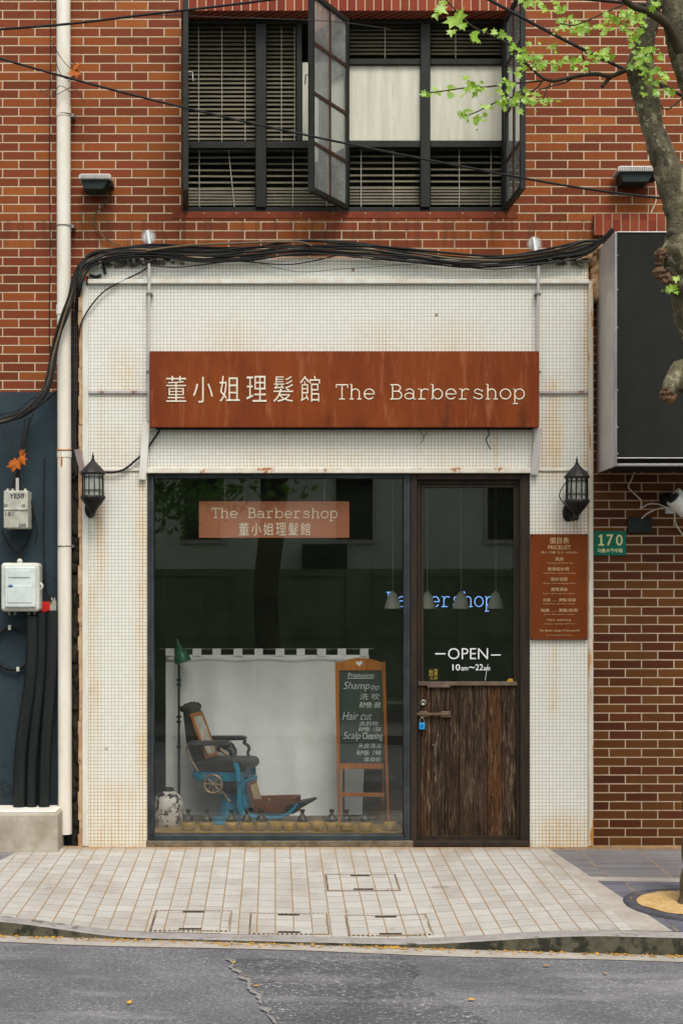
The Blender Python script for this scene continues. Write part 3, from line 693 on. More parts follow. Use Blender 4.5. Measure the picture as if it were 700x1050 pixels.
# venetian blinds
def blind(a, b, py0, py1, label, pitch=5.0, closed_from=None, cords=(.15, .5, .85), slant=0, dark=False):
    Y = YW + .10; s_ = S(Y)
    root = thing('window_blind', label, 'blind', P((a+b)/2, py1, Y), 'venetian blinds in the upper window')
    sm_ = MB(); y = py0 + 3; i = 0
    while y < py1 - 1:
        op = closed_from is None or y < closed_from
        p0 = P(a, y, Y); p1 = P(b, y, Y); hw = .0158 if op else .0145; an = R(52 if pitch < 5 else 44) if op else R(58) + .04*mnoise.noise(Vector((y, a, 0)))
        dz = .004 * mnoise.noise(Vector((i*.8, a, 2))); tilt = slant * .006 * math.sin(i * 1.3)
        dy, dh = hw*math.cos(an), hw*math.sin(an)
        v = [Vector((p0.x, Y - dy, p0.z - dh + dz)), Vector((p1.x, Y - dy, p1.z - dh + dz + tilt)), Vector((p1.x, Y + dy, p1.z + dh + dz + tilt)), Vector((p0.x, Y + dy, p0.z + dh + dz))]
        m_ = [(v[0]+v[3])/2 + Vector((0, -.002, .003)), (v[1]+v[2])/2 + Vector((0, -.002, .003))]
        th = Vector((0, .0004, -.0012))
        top = [v[0], v[1], m_[1], m_[0], v[2], v[3]]
        q = top + [p + th for p in top]
        sm_.add(q, [(0,1,2,3), (3,2,4,5), (9,8,7,6), (11,10,8,9), (0,6,7,1), (4,10,11,5)], False)
        y += pitch if op else 3.2; i += 1
    sm_.build('slat_pack', M['slat'], root)
    rl = MB(); rl.pbox(a, py0, b, py0 + 3, Y - .015, Y + .015); rl.build('head_rail', M['slat'], root, .002)
    for c in cords:
        x0 = a + (b-a)*c; x1 = x0 + slant * (10 if abs(c-.6) < .15 else 0)
        MB().tube([P(x0, py0 + 2, Y - .016), P(x1, py1, Y - .016)], .0035, 6).build('lift_cord', M['cord'], root)
blind(193.5, 261.5, 25, 145, 'tall venetian blind behind the left pane of the window, half open', 4.4)
blind(273.5, 303.5, 25, 145, 'narrow venetian blind beside the white board strip, slats half open', 4.4, cords=(.5, .95))
blind(193.5, 261.5, 152, 212, 'low venetian blind in the bottom left pane with one crooked cord', 6.4, 188, (.16, .6), slant=.6)
blind(273.5, 350, 152, 212, 'low venetian blind partly hidden behind the opened casement', 6.4, 190, (.35, .8))
blind(358.5, 430.5, 151, 212, 'low venetian blind under the left white board', 6.4, 190, (.16, .62))
blind(441.5, 514, 151, 212, 'low venetian blind under the right white board', 6.4, 190, (.4, .85))
blind(358.5, 430.5, 24, 60, 'short dark venetian blind above the left white board', 4.0, cords=(.5,))
blind(441.5, 514, 24, 60, 'short dark venetian blind above the right white board', 4.0, cords=(.35,))

# left neighbour: slate-blue wall; right neighbour: brown brick
lw = MB().box((XA, YB - .012, -.3), (x_(84), Yb2, cz - .002))
single('painted_wall', lw, M['bluewall'], 'slate blue painted lower wall on the left behind meter boxes', 'wall', (-3.2, YB, 0))
cr_ = MB(); cr_.box((x_(75), YB - .05, -.1), (P(84, 0, 0).x, YB - .013, z_(404)))
for i in range(60):
    t = rnd.random(); cr_.blob((rnd.uniform(x_(76), x_(83)), YB - .05, .05 + t * 3.2), (rnd.uniform(.015, .04), .025, rnd.uniform(.03, .09)), .4, i, sub=1)
cr_.build('rough_infill', M['crevice'], bpy.data.objects['painted_wall'])  # dark lumpy filling drawn for the dark gap beside the pipe
rw = MB().box((P(607.5, 0, .10).x, .10, -.2), (XZ, Yb2, z_(480) - .003))
single('brown_brick_wall', rw, M['brown_brick'], 'dark brown brick wall under the black sign box on the right', 'wall', (3.5, .1, 0))

# ================================================================ SHOPFRONT
shop = thing('shopfront', 'white mosaic tiled shopfront with wide window and weathered plank door', 'shopfront', (0, 0, 0))
ts = MB()
ts.pbox(91, 265, 603, 484, 0, YB - .003); ts.pbox(91, 484, 151, 869, 0, .3); ts.pbox(543, 484, 603, 869, 0, .3)
ts.build('tile_surround', M['tile'], shop, .006)
MB().pbox(84.5, 288, 91, 868, -.012, .2).build('edge_trim', M['trim_white'], shop, .006)
MB().pbox(603, 288, 608, 868, -.012, .2).build('edge_trim', worn('rust_run_trim', C(206, 200, 184), C(190, 180, 158), 5, .6, c=C(176, 116, 38), cthr=.50, cscale=4, stretch=(4, 1, .4)), shop, .006)
tn = MB(); 
for i in range(40):
    y0 = 290 + i * 14.5; tn.pbox(81.5 - 1.5*rnd.random(), y0, 84.5, y0 + 14.6, -.002 - .01*rnd.random(), .16)
tn.build('broken_render_edge', M['tan'], shop, .004)
lg = MB(); lg.pbox(90, 286, 604, 290.5, -.035, -.001); lg.build('cornice_ledge', M['trim_white'], shop, .004)
lg = MB(); lg.pbox(150, 479.5, 545, 485, -.03, -.001); lg.pbox(91, 480, 150, 483, -.012, -.001); lg.pbox(545, 480, 603, 483, -.012, -.001); lg.build('lintel_strip', M['ledge_rust'], shop, .004)
m_js = worn('rusted_joint_strip', C(176, 170, 168), C(150, 142, 138), 6, .5, c=C(120, 72, 34), cthr=.5, cscale=6)
for xa, xb in ((91, 153), (553, 603)): MB().pbox(xa, 400.5, xb, 403.5, -.02, -.001).build('joint_strip', m_js, shop, .003)
# window frame and pane
YG = .075
f = MB(); f.pbox(151, 485, 157.5, 862, .02, .12); f.pbox(414, 485, 420.5, 862, .02, .12); f.pbox(157.5, 485, 414, 490, .02, .12); f.pbox(157.5, 856.5, 414, 862.5, .01, .12)
f.pbox(154.8, 490, 157.5, 856.5, .008, .02); f.pbox(414, 490, 416.4, 856.5, .008, .02)
win = f.build('shop_window', M['steel_blue'], shop, .004)
MB().pbox(157.5, 490, 414, 856.5, YG, YG + .008).build('glass', M['glass'], win)
MB().pbox(150, 862.5, 424, 868.5, -.012, .3).build('window_ledge', worn('dirty_ledge', C(120, 108, 88), C(84, 74, 58), 12, .9, bump=.6), shop, .006)
# door frame, leaf
f = MB(); f.pbox(421, 485, 427.5, 862, .01, .16); f.pbox(533, 485, 543, 866, .01, .16); f.pbox(427.5, 485, 533, 491.5, .01, .16)
f.pbox(427.5, 491.5, 431, 862, .05, .14); f.pbox(529.5, 491.5, 533, 862, .05, .14); f.pbox(431, 491.5, 529.5, 496.5, .05, .14)
f.build('door_frame', M['dark_wood'], shop, .006)
MB().pbox(424, 862.5, 543, 868, -.03, .3).build('door_step', M['dark_wood'], shop, .006)
d_ = MB(); d_.pbox(431.3, 702, 529.3, 857, .062, .10)
door = d_.build('door', M['planks'], shop, .003)
for nm_, q_ in (('stile', (431.3, 497, 434, 699)), ('stile', (526.6, 497, 529.3, 699)), ('top_rail', (434, 497, 526.6, 500)), ('bottom_rail', (431.3, 857, 529.3, 861.5))):
    MB().pbox(*q_, .055, .10).build(nm_, M['dark_wood'], door, .003)
MB().pbox(434, 500, 526.6, 699, .075, .083).build('glass', M['glass'], door)
rl = MB(); rl.pbox(428.5, 699, 530, 703, .035, .06); rl.pbox(438, 702.5, 461, 705, .03, .06); rl.build('mid_rail', worn('grey_brown_rail', C(108, 92, 78), C(84, 68, 56), 9, .6), door, .003)
lk = MB(); c = P(433.5, 720.5, .06); lk.lathe([(.0, .0), (.026, 0), (.028, .008), (.020, .016), (.012, .016), (.011, .008), (.0, .008)], c, 20, axis=(0, -1, 0)); lk.build('lock_rose', M['steel'], door)
hb = MB(); hb.pbox(424, 731, 461, 733.6, .028, .045); hb.pbox(452, 729.5, 462, 735.5, .035, .06); hb.pbox(430, 729.5, 438, 735.5, .035, .06); hb.build('latch', worn('brown_steel_latch', C(128, 108, 88), C(90, 72, 58), 12, .45, .5), door, .002)
MB().lathe([(0, 0), (.008, 0), (.006, .006), (0, .007)], P(444, 764, .06), 10, axis=(0, -1, 0)).build('screw_head', M['steel'], door)
tx = text_mb('OPEN', 459, 664.5, 41, 11.5, YG - .001, .0015, offset=-.006)
tx.pbox(446, 669.7, 456.5, 671, YG - .003, YG - .001); tx.pbox(503, 671, 513, 672.2, YG - .003, YG - .001)
text_mb('10', 463.5, 681, 8, 6.5, YG - .001, .0015, mb=tx, offset=.015); text_mb('am', 472.5, 684, 7, 3.5, YG - .001, .0015, mb=tx, offset=.01)
text_mb('~', 480.5, 683.4, 6, 1.8, YG - .001, .0015, mb=tx, offset=.01); text_mb('22', 487, 681, 8, 6.2, YG - .001, .0015, mb=tx, offset=.01); text_mb('am', 495.5, 684, 6.5, 3.5, YG - .001, .0015, mb=tx, offset=.01)
tx.tube(cat([P(500, 681, YG - .002), P(498.6, 688, YG - .002), P(497, 698, YG - .002)], 3), .002, 5)
tx.build('lettering', M['white_paint'], door)
sk = text_mb('台湾', 439.5, 685.5, 9, 8, YG - .001, .001, offset=.01); text_mb('大甲', 440, 694, 8, 3.4, YG - .001, .001, mb=sk); sk.build('sticker', M['sticker'], door)
MB().pprism([(519, 698.8), (521, 696), (525, 695.6), (526.4, 698.8)], YG - .003, YG - .001).build('corner_sticker', M['orange'], door)
# padlock
pl = thing('padlock', 'small blue padlock hanging from the door latch', 'padlock', P(432.5, 748, .03))
b_ = MB(); b_.pbox(429.4, 741, 435.6, 748.2, .018, .04); b_.build('body', M['lockblue'], pl, .006)
b_ = MB(); b_.tube(cat([P(430.6, 742, .029), P(430.6, 738, .029), P(432.5, 735.8, .029), P(434.4, 738, .029), P(434.4, 742, .029)], 4), .004, 8); b_.build('shackle', M['steel'], pl)
MB().pbox(432, 743.5, 433, 746, .0165, .018).build('keyhole', M['black'], pl)

# main sign
sg = thing('shop_sign', 'long rusted steel sign with pale lettering above window and door', 'sign', P(353, 438, -.06))
b_ = MB(); b_.pbox(153.5, 360, 552.5, 438, -.11, -.02); b_.build('sign_panel', M['rust'], sg, .004)
tx = MB()
for i, ch in enumerate('董小姐理髮館'): text_mb(ch, 170.5 + i * 27.4, 385.5 + (1 if ch == '小' else 0), 20.5, 26.5, -.111, .004, mb=tx, offset=-.006)
tx.build('lettering', M['letter'], sg)  # pale letter colour stands in for light through backlit cut-outs
stroke_text('The Barbershop', 343.5, 409.3, 13.95, -.112, .0056, .5).build('lettering', M['letter'], sg)
lb = MB(); lb.pbox(160, 438, 546, 440.2, -.07, -.021); lb.build('shadow_strip', M['black'], sg)  # black strip added as the shadow line under the sign panel
for px in (170, 300, 430, 540): MB().pbox(px, 395, px + 4, 400, -.02, 0.0).build('wall_bracket', M['steel'], sg)

# price board
pb = thing('price_board', 'rusted upright price board beside the door under the right lantern', 'sign', P(573, 656, -.02))
b_ = MB(); b_.pbox(543.5, 547.5, 602, 656, -.03, -.003); b_.build('board_panel', M['rust_dark'], pb, .003)
tx = MB(); Yp = -.0305
def line(s_, cx, y, w, h, off=.0): text_mb(s_, cx - w/2, y, w, h, Yp, .001, mb=tx, offset=off)
line('價目表', 573, 551, 20, 6.6, .002); line('PRICELIST', 573, 559.2, 23, 4, .003)
line('男士 / 剪髮  女士 / WOMEN', 573, 565.2, 37, 2.4, .003); line('洗剪', 573, 571.5, 9, 3.6, .004); line('washing cut blow hair', 574, 576.6, 27, 1.6, .002)
line('首席設計師', 572, 581.6, 22, 3.6, .004); line('chief hair stylist design', 573, 587, 33, 1.5, .002)
line('設計造型', 573, 592, 17, 3.6, .004); line('design and modeling hairs', 573, 597.5, 33, 1.5, .002)
line('護理燙染', 573, 602.5, 17, 3.6, .004); line('hair care perm color', 573, 608, 33, 1.5, .002)
line('長髮 ...... 燙髮/染髮', 573, 613.5, 34, 3.2, .004); line('long hair perm / color', 573, 618.4, 33, 1.5, .002)
line('短髮 ...... 燙髮/染髮', 573, 624, 38, 3.4, .004); line('short hair perm / color', 573, 629.2, 32, 1.5, .002)
line('Hair washing', 573, 634.5, 24, 2.6, .003); line('shampoo massage with care', 573, 639, 32, 1.5, .002)
line('The Barber design Wulumuqi Rd', 573, 645.5, 41, 2.6, .003); line('tel. booking welcome', 573, 650.6, 27, 1.5, .002)
tx.build('lettering', M['letter_price'], pb)
for px, py in ((545, 549), (600.5, 549), (545, 655), (600.5, 655)): MB().lathe([(0, 0), (.008, 0), (.006, .006), (0, .007)], P(px, py, -.03), 10, axis=(0, -1, 0)).build('screw_head', M['black'], pb)

# street number plate
npl = thing('number_plate', 'green enamel street number plate reading 170 on the brown bricks', 'house number', P(624, 569, .09))
MB().pbox(608.5, 544.5, 641.5, 569.5, .088, .097).build('plate_panel', M['plate_green'], npl, .002)
tx = text_mb('7', 621.3, 548, 7, 11.5, .0875, .001, offset=.012); text_mb('0', 631, 548, 7, 11.5, .0875, .001, mb=tx, offset=.012); tx.pbox(615, 548, 617, 559.5, .0865, .0875); tx.pbox(613.2, 549, 615, 551, .0865, .0875); tx.pbox(613, 558, 619, 559.5, .0864, .0874)
text_mb('乌鲁木齐中路', 612, 562.3, 26, 4.4, .0875, .001, mb=tx, offset=.014); tx.build('lettering', M['plate_text'], npl)

# black sign box on the right
YS = -.5
bx = thing('sign_box', 'big charcoal sign box with silver side sticking out on the right', 'sign box', P(700, 483, -.2))
xs0 = P(629.5, 0, YS).x; zt_, zb_ = P(0, 238, YS).z, P(0, 478, YS).z
b_ = MB(); b_.box((xs0 + .02, YS, P(0, 470, YS).z), (4.6, YS + .03, zt_)); b_.build('front_panel', M['signbox'], bx, .003)
b_ = MB(); b_.box((xs0, YS + .01, zb_), (xs0 + .018, .095, zt_)); b_.build('side_sheet', M['alu_paint'], bx, .002)
b_ = MB(); b_.box((xs0 + .018, YS + .031, zb_ + .012), (4.6, .095, zt_ - .01)); b_.build('box_body', M['signbox'], bx)
b_ = MB(); b_.box((xs0 + .019, YS - .004, zb_ + .0), (4.6, YS + .03, zb_ + .018)); b_.box((xs0 + .019, YS - .006, P(0, 470.5, YS).z), (4.6, YS - .001, P(0, 469.2, YS).z)); b_.box((xs0 - .002, YS - .008, zb_), (xs0 + .018, YS + .009, zt_)); b_.box((xs0 + .019, YS - .006, zt_ - .006), (4.6, YS - .001, zt_ + .004))
b_.build('edge_profile', M['alu'], bx, .002)
for py in (297, 336, 438, 465, 262, 400):
    MB().lathe([(0, 0), (.007, 0), (.005, .005), (0, .006)], P(632.5, py, YS), 8, axis=(0, -1, 0)).build('rivet', M['alu'], bx)
# brick-on-end cap and mortar behind the box
cp = MB()
for i in range(14): cp.box((P(607, 0, YB).x + .07*i*1.0 + .003, YB - .06, z_(243)), (P(607, 0, YB).x + .07*(i+1), YB - .003, z_(221)))
single('brick_capping', cp, M['soldier'], 'short row of upright bricks above the black sign box', 'brickwork', (2.3, YB - .05, z_(243)))
mt = MB()
for i in range(16): mt.blob((P(607 + rnd.uniform(-2, 6), 0, .05).x, .06, P(0, 250 + i*3.4 + rnd.uniform(0, 4), .05).z), (.05, .06, .06), .5, i, sub=1)
mt.build('mortar_blob', M['tan'], bpy.data.objects['brick_capping'])
# ================================================================ THINGS ON THE WALL
def PV(pts, Y): return [P(x, y, Y) for x, y in pts]
# downpipe
dp = thing('drain_pipe', 'tall white drain pipe running down the wall left of the shopfront', 'pipe', P(66, 856, .05))
Yd = .05; r_ = 7.1 * S(Yd)
b_ = MB(); b_.tube([P(65.3, -60, Yd), P(65.5, 116, Yd), P(65.6, 235, Yd), P(66.2, 460, Yd), P(67, 855, Yd)], r_, 24); b_.build('pipe_run', M['pipe'], dp)
for py, h in ((116, 4), (318, 5), (466, 3.2)):
    x = 65.5 if py < 400 else 66.3
    b_ = MB(); b_.tube([P(x, py - h, Yd), P(x, py + h, Yd)], r_ * 1.07, 24); b_.build('collar', M['pipe'], dp)
for py in (118, 232, 560):
    b_ = MB(); b_.tube([P(66, py, Yd) + Vector((math.cos(a)*r_*1.05, math.sin(a)*r_*1.05, 0)) for a in [k*math.pi/12 for k in range(24)]], .004, 6, closed=True)
    b_.pbox(72, py - 1.5, 76, py + 1.5, .04, .14); b_.build('clamp', M['steel'], dp)
b_ = MB(); b_.tube([P(66.3, 461 + (1.2 if k > 12 else -1) * abs(math.sin(k*math.pi/12)), Yd) + Vector((math.cos(k*math.pi/12)*r_*1.03, math.sin(k*math.pi/12)*r_*1.03, 0)) for k in range(24)], .007, 6, closed=True)
b_.pbox(62.5, 462, 64.2, 478, Yd - r_*1.0 - .001, Yd - r_*.9); b_.build('rust_ring', worn('rust_orange', C(176, 112, 34), C(150, 86, 26), 9, .8), dp)
# wire scraps tied round the pipe at the top
tw = MB()
for k, pts in enumerate([[(40, 95), (52, 92), (58, 97), (66, 93), (76, 90), (86, 104)], [(52, 40), (60, 55), (68, 66), (76, 75), (70, 84)], [(56, 60), (64, 78), (74, 80), (80, 68), (74, 64)], [(42, 92), (52, 99), (62, 88), (74, 96)]]):
    tw.tube(cat(PV(pts, -.04), 5), .003, 5)
single('tied_wire', tw, M['cable_grey'], 'thin wire scraps tied around the top of the white drain pipe', 'wire', P(66, 80, -.04))
lf = MB(); 
def leafshape(mb, c, s_, ux, uy, fold=.2, n=5):
    """Plane-tree leaf: five pointed lobes, folded a little along the midrib."""
    ux = Vector(ux).normalized(); uy = Vector(uy).normalized(); nz = ux.cross(uy)
    out = [(0, -.12), (.28, -.28), (.30, -.06), (.62, .02), (.38, .24), (.50, .56), (.20, .48), (0, .95), (-.20, .48), (-.50, .56), (-.38, .24), (-.62, .02), (-.30, -.06), (-.28, -.28)]
    if n == 3: out = [(0, -.2), (.3, .0), (.5, .35), (.2, .38), (0, .9), (-.2, .38), (-.5, .35), (-.3, 0)]
    c = Vector(c)
    v = [c + nz * (-.05*s_)] + [c + ux*x*s_ + uy*y*s_ + nz*(abs(x)*fold*s_ - .1*y*y*s_) for x, y in out]
    k = len(out); mb.add(v, [(0, 1 + i, 1 + (i+1) % k) for i in range(k)], True)
leafshape(lf, P(76, 72, -.05), .09, (1, .2, .3), (.4, -.3, -.9), .4)
leafshape(lf, P(77, 68, -.06), .07, (.4, .2, 1), (.9, -.3, .3), .4)
single('dry_leaf', lf, M['leaf_dead'], 'dry brown leaf caught on the white drain pipe', 'leaf', P(76, 72, -.05))

# cable bundle along the top, one half looping left over the pipe, one half dropping behind it
top_run = [(96, 266), (120, 260), (160, 258), (210, 262), (260, 260), (310, 255), (370, 257), (420, 262), (470, 267), (520, 266), (570, 260), (598, 255), (614, 248), (628, 236)]
left_run = [(-12, 436), (14, 429), (32, 418), (45, 404), (52, 386), (56, 364), (61, 343), (68, 322), (74, 304), (78, 288), (85, 274)]
drop_run = [(77, 486), (75, 450), (76, 400), (76, 350), (77, 316), (80, 292), (86, 275)]
cb = thing('cable_bundle', 'sagging bundle of black cables across the top of the tiled front', 'cables', P(340, 262, -.06))
for k in range(15):
    left = k % 5 < 3; pre = left_run if left else drop_run; guide = pre + top_run; ph = rnd.random() * 9; pts = []; kk = k - 7
    for i, (x, y) in enumerate(guide):
        w_ = 1 if i < len(guide) - 2 else .25; ip = i < len(pre)
        dy = (kk * (.25 if ip else .95) + (2.2 if ip else 5.5) * mnoise.noise(Vector((i * .55, k * 2.3, ph)))) * w_
        dx = kk * (.42 if ip else .1) + 2.4 * mnoise.noise(Vector((i * .6, k * 1.9, 7)))
        Y = .06 if (not left and i < len(pre) - 2) else -.07 + .03 * mnoise.noise(Vector((i * .4, k * 1.7, 2)))
        pts.append(P(x + dx, y + dy, Y))
    mn = ('black', 'cable_grey', 'black', 'black', 'cable_grey')[(k * 3) % 5] if k != 6 else 'cable_tan'
    MB().tube(cat(pts, 6), rnd.choice((.004, .005, .0065, .008, .010)) if mn != 'cable_tan' else .009, 7).build('cable', M[mn], cb)
for k, pts in enumerate([[(360, 258), (300, 271), (240, 268), (180, 274), (120, 268)], [(610, 256), (560, 270), (500, 276), (440, 268), (380, 266)], [(130, 258), (150, 268), (165, 262)], [(84, 280), (100, 262), (130, 256), (200, 258), (280, 252), (380, 252)], [(150, 257), (190, 252), (230, 250), (300, 248), (320, 252)], [(240, 262), (300, 278), (350, 276), (430, 270)]]):
    MB().tube(cat(PV(pts, -.05 - .01*k), 8), (.005, .004, .005, .005, .009, .002)[k], 6).build('cable', M['cable_tan' if k == 4 else 'cable_grey'], cb)
b_ = MB()
for i in range(90):
    t = rnd.random(); b_.blob(P(88 + t * 100, 268 + rnd.uniform(-6, 7) - 4*t, -.02), (rnd.uniform(.008, .024), .015, rnd.uniform(.006, .016)), .7, i, sub=2, freq=3)
for i in range(40): b_.blob(P(545 + rnd.random()*58, 268 + rnd.uniform(-6, 5), -.03), (rnd.uniform(.008, .026), .015, rnd.uniform(.006, .014)), .7, i + 50, sub=2, freq=3)
b_.build('dust_clump', worn('grey_fluff', C(104, 98, 86), C(72, 68, 58), 30, .95, bump=1), cb)
single('wall_wire', MB().tube(cat(PV([(52.5, -20), (52, 80), (51, 170), (52, 250), (51, 330), (52, 392)], .13), 5), .0035, 6), M['black'], 'thin dark wire running down the bricks left of the drain pipe', 'wire', P(52, 392, .13))
# single loops
single('loose_cable', MB().tube(cat(PV([(158, 268), (146, 278), (128, 287), (108, 298), (94, 313), (84, 330), (81, 346)], -.03), 6), .006, 7), M['black'], 'single black cable curving down from the bundle over white tiles', 'cable', P(110, 300, -.03))
b_ = MB(); b_.tube(cat(PV([(92, 282), (98, 284), (104, 282)], -.02), 3), .012, 7); b_.tube(PV([(106, 270), (108, 281)], -.02), .012, 7); b_.tube(PV([(90, 284), (90, 292)], -.02), .009, 7)
single('pipe_stub', b_, M['black'], 'short black bent pipe under the cables at the top left tile corner', 'pipe', P(98, 282, -.02))
lc = MB(); lc.tube(cat(PV([(104, 484), (116, 484.5), (128, 481), (138, 473), (148, 464), (158, 450), (164, 441)], -.03), 6), .0085, 8)
single('lantern_cable', lc, M['black'], 'black cable from the left lantern up to the sign', 'cable', P(130, 480, -.03))
# thin steel conduits with their brackets
def conduit(px, top, bot, lab, bend):
    root = thing('steel_conduit', lab, 'conduit', P(px, bot, -.03), 'thin conduits beside the shop sign')
    MB().tube(PV([(px, top), (px, 290), (px - .3, 360), (px - .3, 432)], -.052), .012, 8).build('tube', M['alu_paint'], root)
    b_ = MB(); (xa, ya), (xb, yb_) = bend; a = P(xa, ya, -.04); b = P(xb, yb_, -.03); b_.bar(a, b, 7.5*S(), .02); b_.build('flat_strap', M['trim_white'] if px < 300 else M['alu_paint'], root, .003)
    for py in (300, 380): MB().pbox(px - 3.2, py, px + 3.2, py + 2, -.068, -.001).build('clip', M['steel'], root)
conduit(153, 270, 432, 'thin steel conduit dropping to the left end of the shop sign', ((150.5, 432), (146, 492)))
conduit(551.5, 272, 432, 'thin steel conduit dropping to the right end of the shop sign', ((551.5, 438), (547.5, 487)))
b_ = MB(); b_.bar(P(79.5, 461, -.05), P(85, 483, -.05), 6*S(), .03)
single('grey_strap', b_, worn('mauve_grey_strip', C(140, 122, 116), C(120, 104, 100), 6, .6), 'short slanting grey strip behind the left lantern', 'strip', P(82, 472, -.05), bevel=.002)
# white anchors, each with a pale patch fading outward on the bricks
def anchor(px, py, lab):
    root = thing('wall_anchor', lab, 'anchor', P(px, py, YB))
    pts = []
    for k in range(28):
        a = 2*math.pi*k/28; r_ = 10.5 * (1 + .25*mnoise.noise(Vector((math.cos(a)*2, math.sin(a)*2, px)))); pts.append((px + r_*math.cos(a), py + .85*r_*math.sin(a)))
    MB().pprism(pts, YB - .003, YB - .001).build('pale_patch', m_pale_patch(px, py), root)
    b_ = MB(); b_.bar(P(px - 1, py - 6, YB - .02), P(px + 1.5, py + 9, YB - .06), .022, .03); b_.build('bracket', M['box_lid'], root, .003)
    MB().lathe([(0, 0), (.012, 0), (.010, .008), (0, .01)], P(px, py - 1, YB - .034), 10, axis=(0, -1, 0)).build('bolt', M['black'], root)
def m_pale_patch(px, py):
    t = NT('white_fading_patch'); nt = t.t
    c = P(px, py, YB); vd = t.n('VectorMath', operation='DISTANCE'); nt.links.new(t.pos(), vd.inputs[0]); vd.inputs[1].default_value = tuple(c)
    a = t.m('MULTIPLY', t.sstep(vd.outputs['Value'], .070, .008), t.m('MULTIPLY_ADD', t.noise(40, 4, .7), .6, .35), clamp=True)
    nt.links.new(a, t.b.inputs['Alpha']); return t.done(C(232, 232, 230), .8)
anchor(152.5, 243, 'white wall anchor with pale round patch left above the cables')
anchor(547.5, 250, 'white wall anchor with pale round patch right above the cables')

# floodlights
def flood(x0, y0, x1, y1, lab, tilt, wire, side):
    Y0 = YB - .03; root = thing('flood_light', lab, 'flood light', P((x0+x1)/2, y1, YB), 'flood lights over the shopfront')
    a = P(x0, y0, -.08); b = P(x1, y1, -.08); w = b.x - a.x; cx = (a.x+b.x)/2
    def sl(yf, z): return Vector((0, yf, z))
    Yf = -.06; yl = y0 + (y1 - y0) * .33
    MB().pprism([(x0 + 2, yl), (x1 - 1.5, yl), (x1 - 8, y1), (x0 + 5, y1)], Yf + .012, YB - .03).build('housing', M['dark_plate'], root, .008)
    lid = MB(); lid.pprism([(x0 + 2, y0), (x1 - 2, y0), (x1, y0 + 1.5), (x1, yl), (x0, yl), (x0, y0 + 1.5)], Yf - .012, YB - .03); lid.build('lid', M['alu_paint'], root, .005)
    nf = 16
    for k in range(nf):
        xk = x0 + 2.5 + (x1 - x0 - 5) * k / (nf - 1); MB().pbox(xk - .35, y0 + .6, xk + .35, yl - .6, Yf - .019, Yf - .0125).build('cooling_fin', M['steel'], root)
    MB().pbox(x1 - 7, y0 + 7, x1 + 1.5, y0 + 13, -.02, YB - .04).build('hinge_bracket', M['black'], root, .006)
    MB().pbox((x0+x1)/2 - 6, y1 - 6, (x0+x1)/2 + 6, y1 + 1, YB - .05, YB - .001).build('wall_plate', M['black'], root)
    MB().tube(cat(PV(wire, .12), 6), .006, 7).build('lead', M['cable_tan'] if side > 0 and x0 < 300 else M['white_wire'], root)
flood(81, 178, 114, 194, 'black flood light with grey lid on bricks left of the window', -.01, [(116, 194), (110, 206), (97, 222), (102, 238), (114, 248), (124, 251)], 1)
flood(633, 170, 672, 187, 'grey ribbed flood light on the bricks behind the tree limb', .02, [(671, 186), (672, 205), (668, 216), (663, 232), (662, 240)], 1)

# overhead wires, out over the pavement
def wire(pts, Y, r, lab, mat='black'):
    single('overhead_wire', MB().tube(cat(PV(pts, Y), 8), r, 7), M[mat], lab, 'wire', P(pts[len(pts)//2][0], pts[len(pts)//2][1], Y))
wire([(-60, 34), (60, 25.5), (150, 15), (275, 0), (420, -22)], -.9, .009, 'black overhead wire rising across the top left corner')
wire([(-60, 43), (0, 60), (100, 88), (200, 113), (330, 142), (480, 172), (610, 195), (760, 212)], -.7, .0085, 'long black overhead wire slanting down across the whole window')
wire([(430, -40), (520, 10), (600, 52), (690, 94), (760, 124)], -1.2, .011, 'thick black overhead wire crossing the leafy branch')
wire([(560, -4), (620, 1), (700, 9), (760, 14)], -1.4, .010, 'black overhead wire in the top right corner')
wire([(150, 15), (240, 18), (340, 22), (400, 30)], -.4, .003, 'hair-thin wire in front of the window head', 'cable_grey')

# left wall: meter box, junction box, conduits, step block
mb_ = thing('meter_box', 'small dirty white meter box with stencilled marks hung on wires', 'meter box', P(17, 542, -.02))
b_ = MB(); b_.pbox(4, 503, 29, 541.5, -.09, .09); b_.build('box_body', M['box_dirty'], mb_, .008)
b_ = MB(); b_.pbox(4.2, 521, 28.8, 523, -.098, -.089); b_.build('lid_seam', M['box_dirty'], mb_, .003)
tx = text_mb('YE50', 10, 506, 15, 5, -.091, .001, offset=.02); text_mb('181', 6, 525, 8, 4, -.091, .001, mb=tx); text_mb('200', 19, 537, 8, 3.5, -.091, .001, mb=tx, offset=.015)
text_mb('o', 4.8, 517, 3, 3, -.091, .001, mb=tx); text_mb('o', 23, 517, 3, 3, -.091, .001, mb=tx); tx.build('lettering', M['ink'], mb_)
b_ = MB(); b_.pbox(16.5, 490, 19.5, 503, -.03, -.01); b_.build('hanging_strip', M['alu_paint'], mb_)
for x in (7, 12, 25): MB().pbox(x, 501, x + 2, 503.5, -.06, -.02).build('gland', M['box_dirty'], mb_)
jb = thing('junction_box', 'larger rounded white junction box with a side lug', 'junction box', P(21, 629, -.02))
b_ = MB(); b_.pbox(1, 577, 40.5, 627, -.06, .12); b_.build('box_body', M['box_white'], jb, .03, 4) if False else b_.build('box_body', M['box_white'], jb, .028, 4)
b_ = MB(); b_.pbox(5, 581, 37, 623, -.085, -.06); b_.build('lid', M['box_lid'], jb, .022, 4)
b_ = MB(); b_.pbox(9, 585, 31, 592, -.092, -.084); b_.pbox(8, 600, 33, 618, -.09, -.084); b_.build('raised_label', M['box_lid'], jb, .004)
b_ = MB(); b_.lathe([(.0, 0), (.031, 0), (.031, .02), (.0, .02)], P(41, 601, .0), 20, axis=(0, -1, 0)); b_.build('side_lug', M['box_white'], jb, .003)
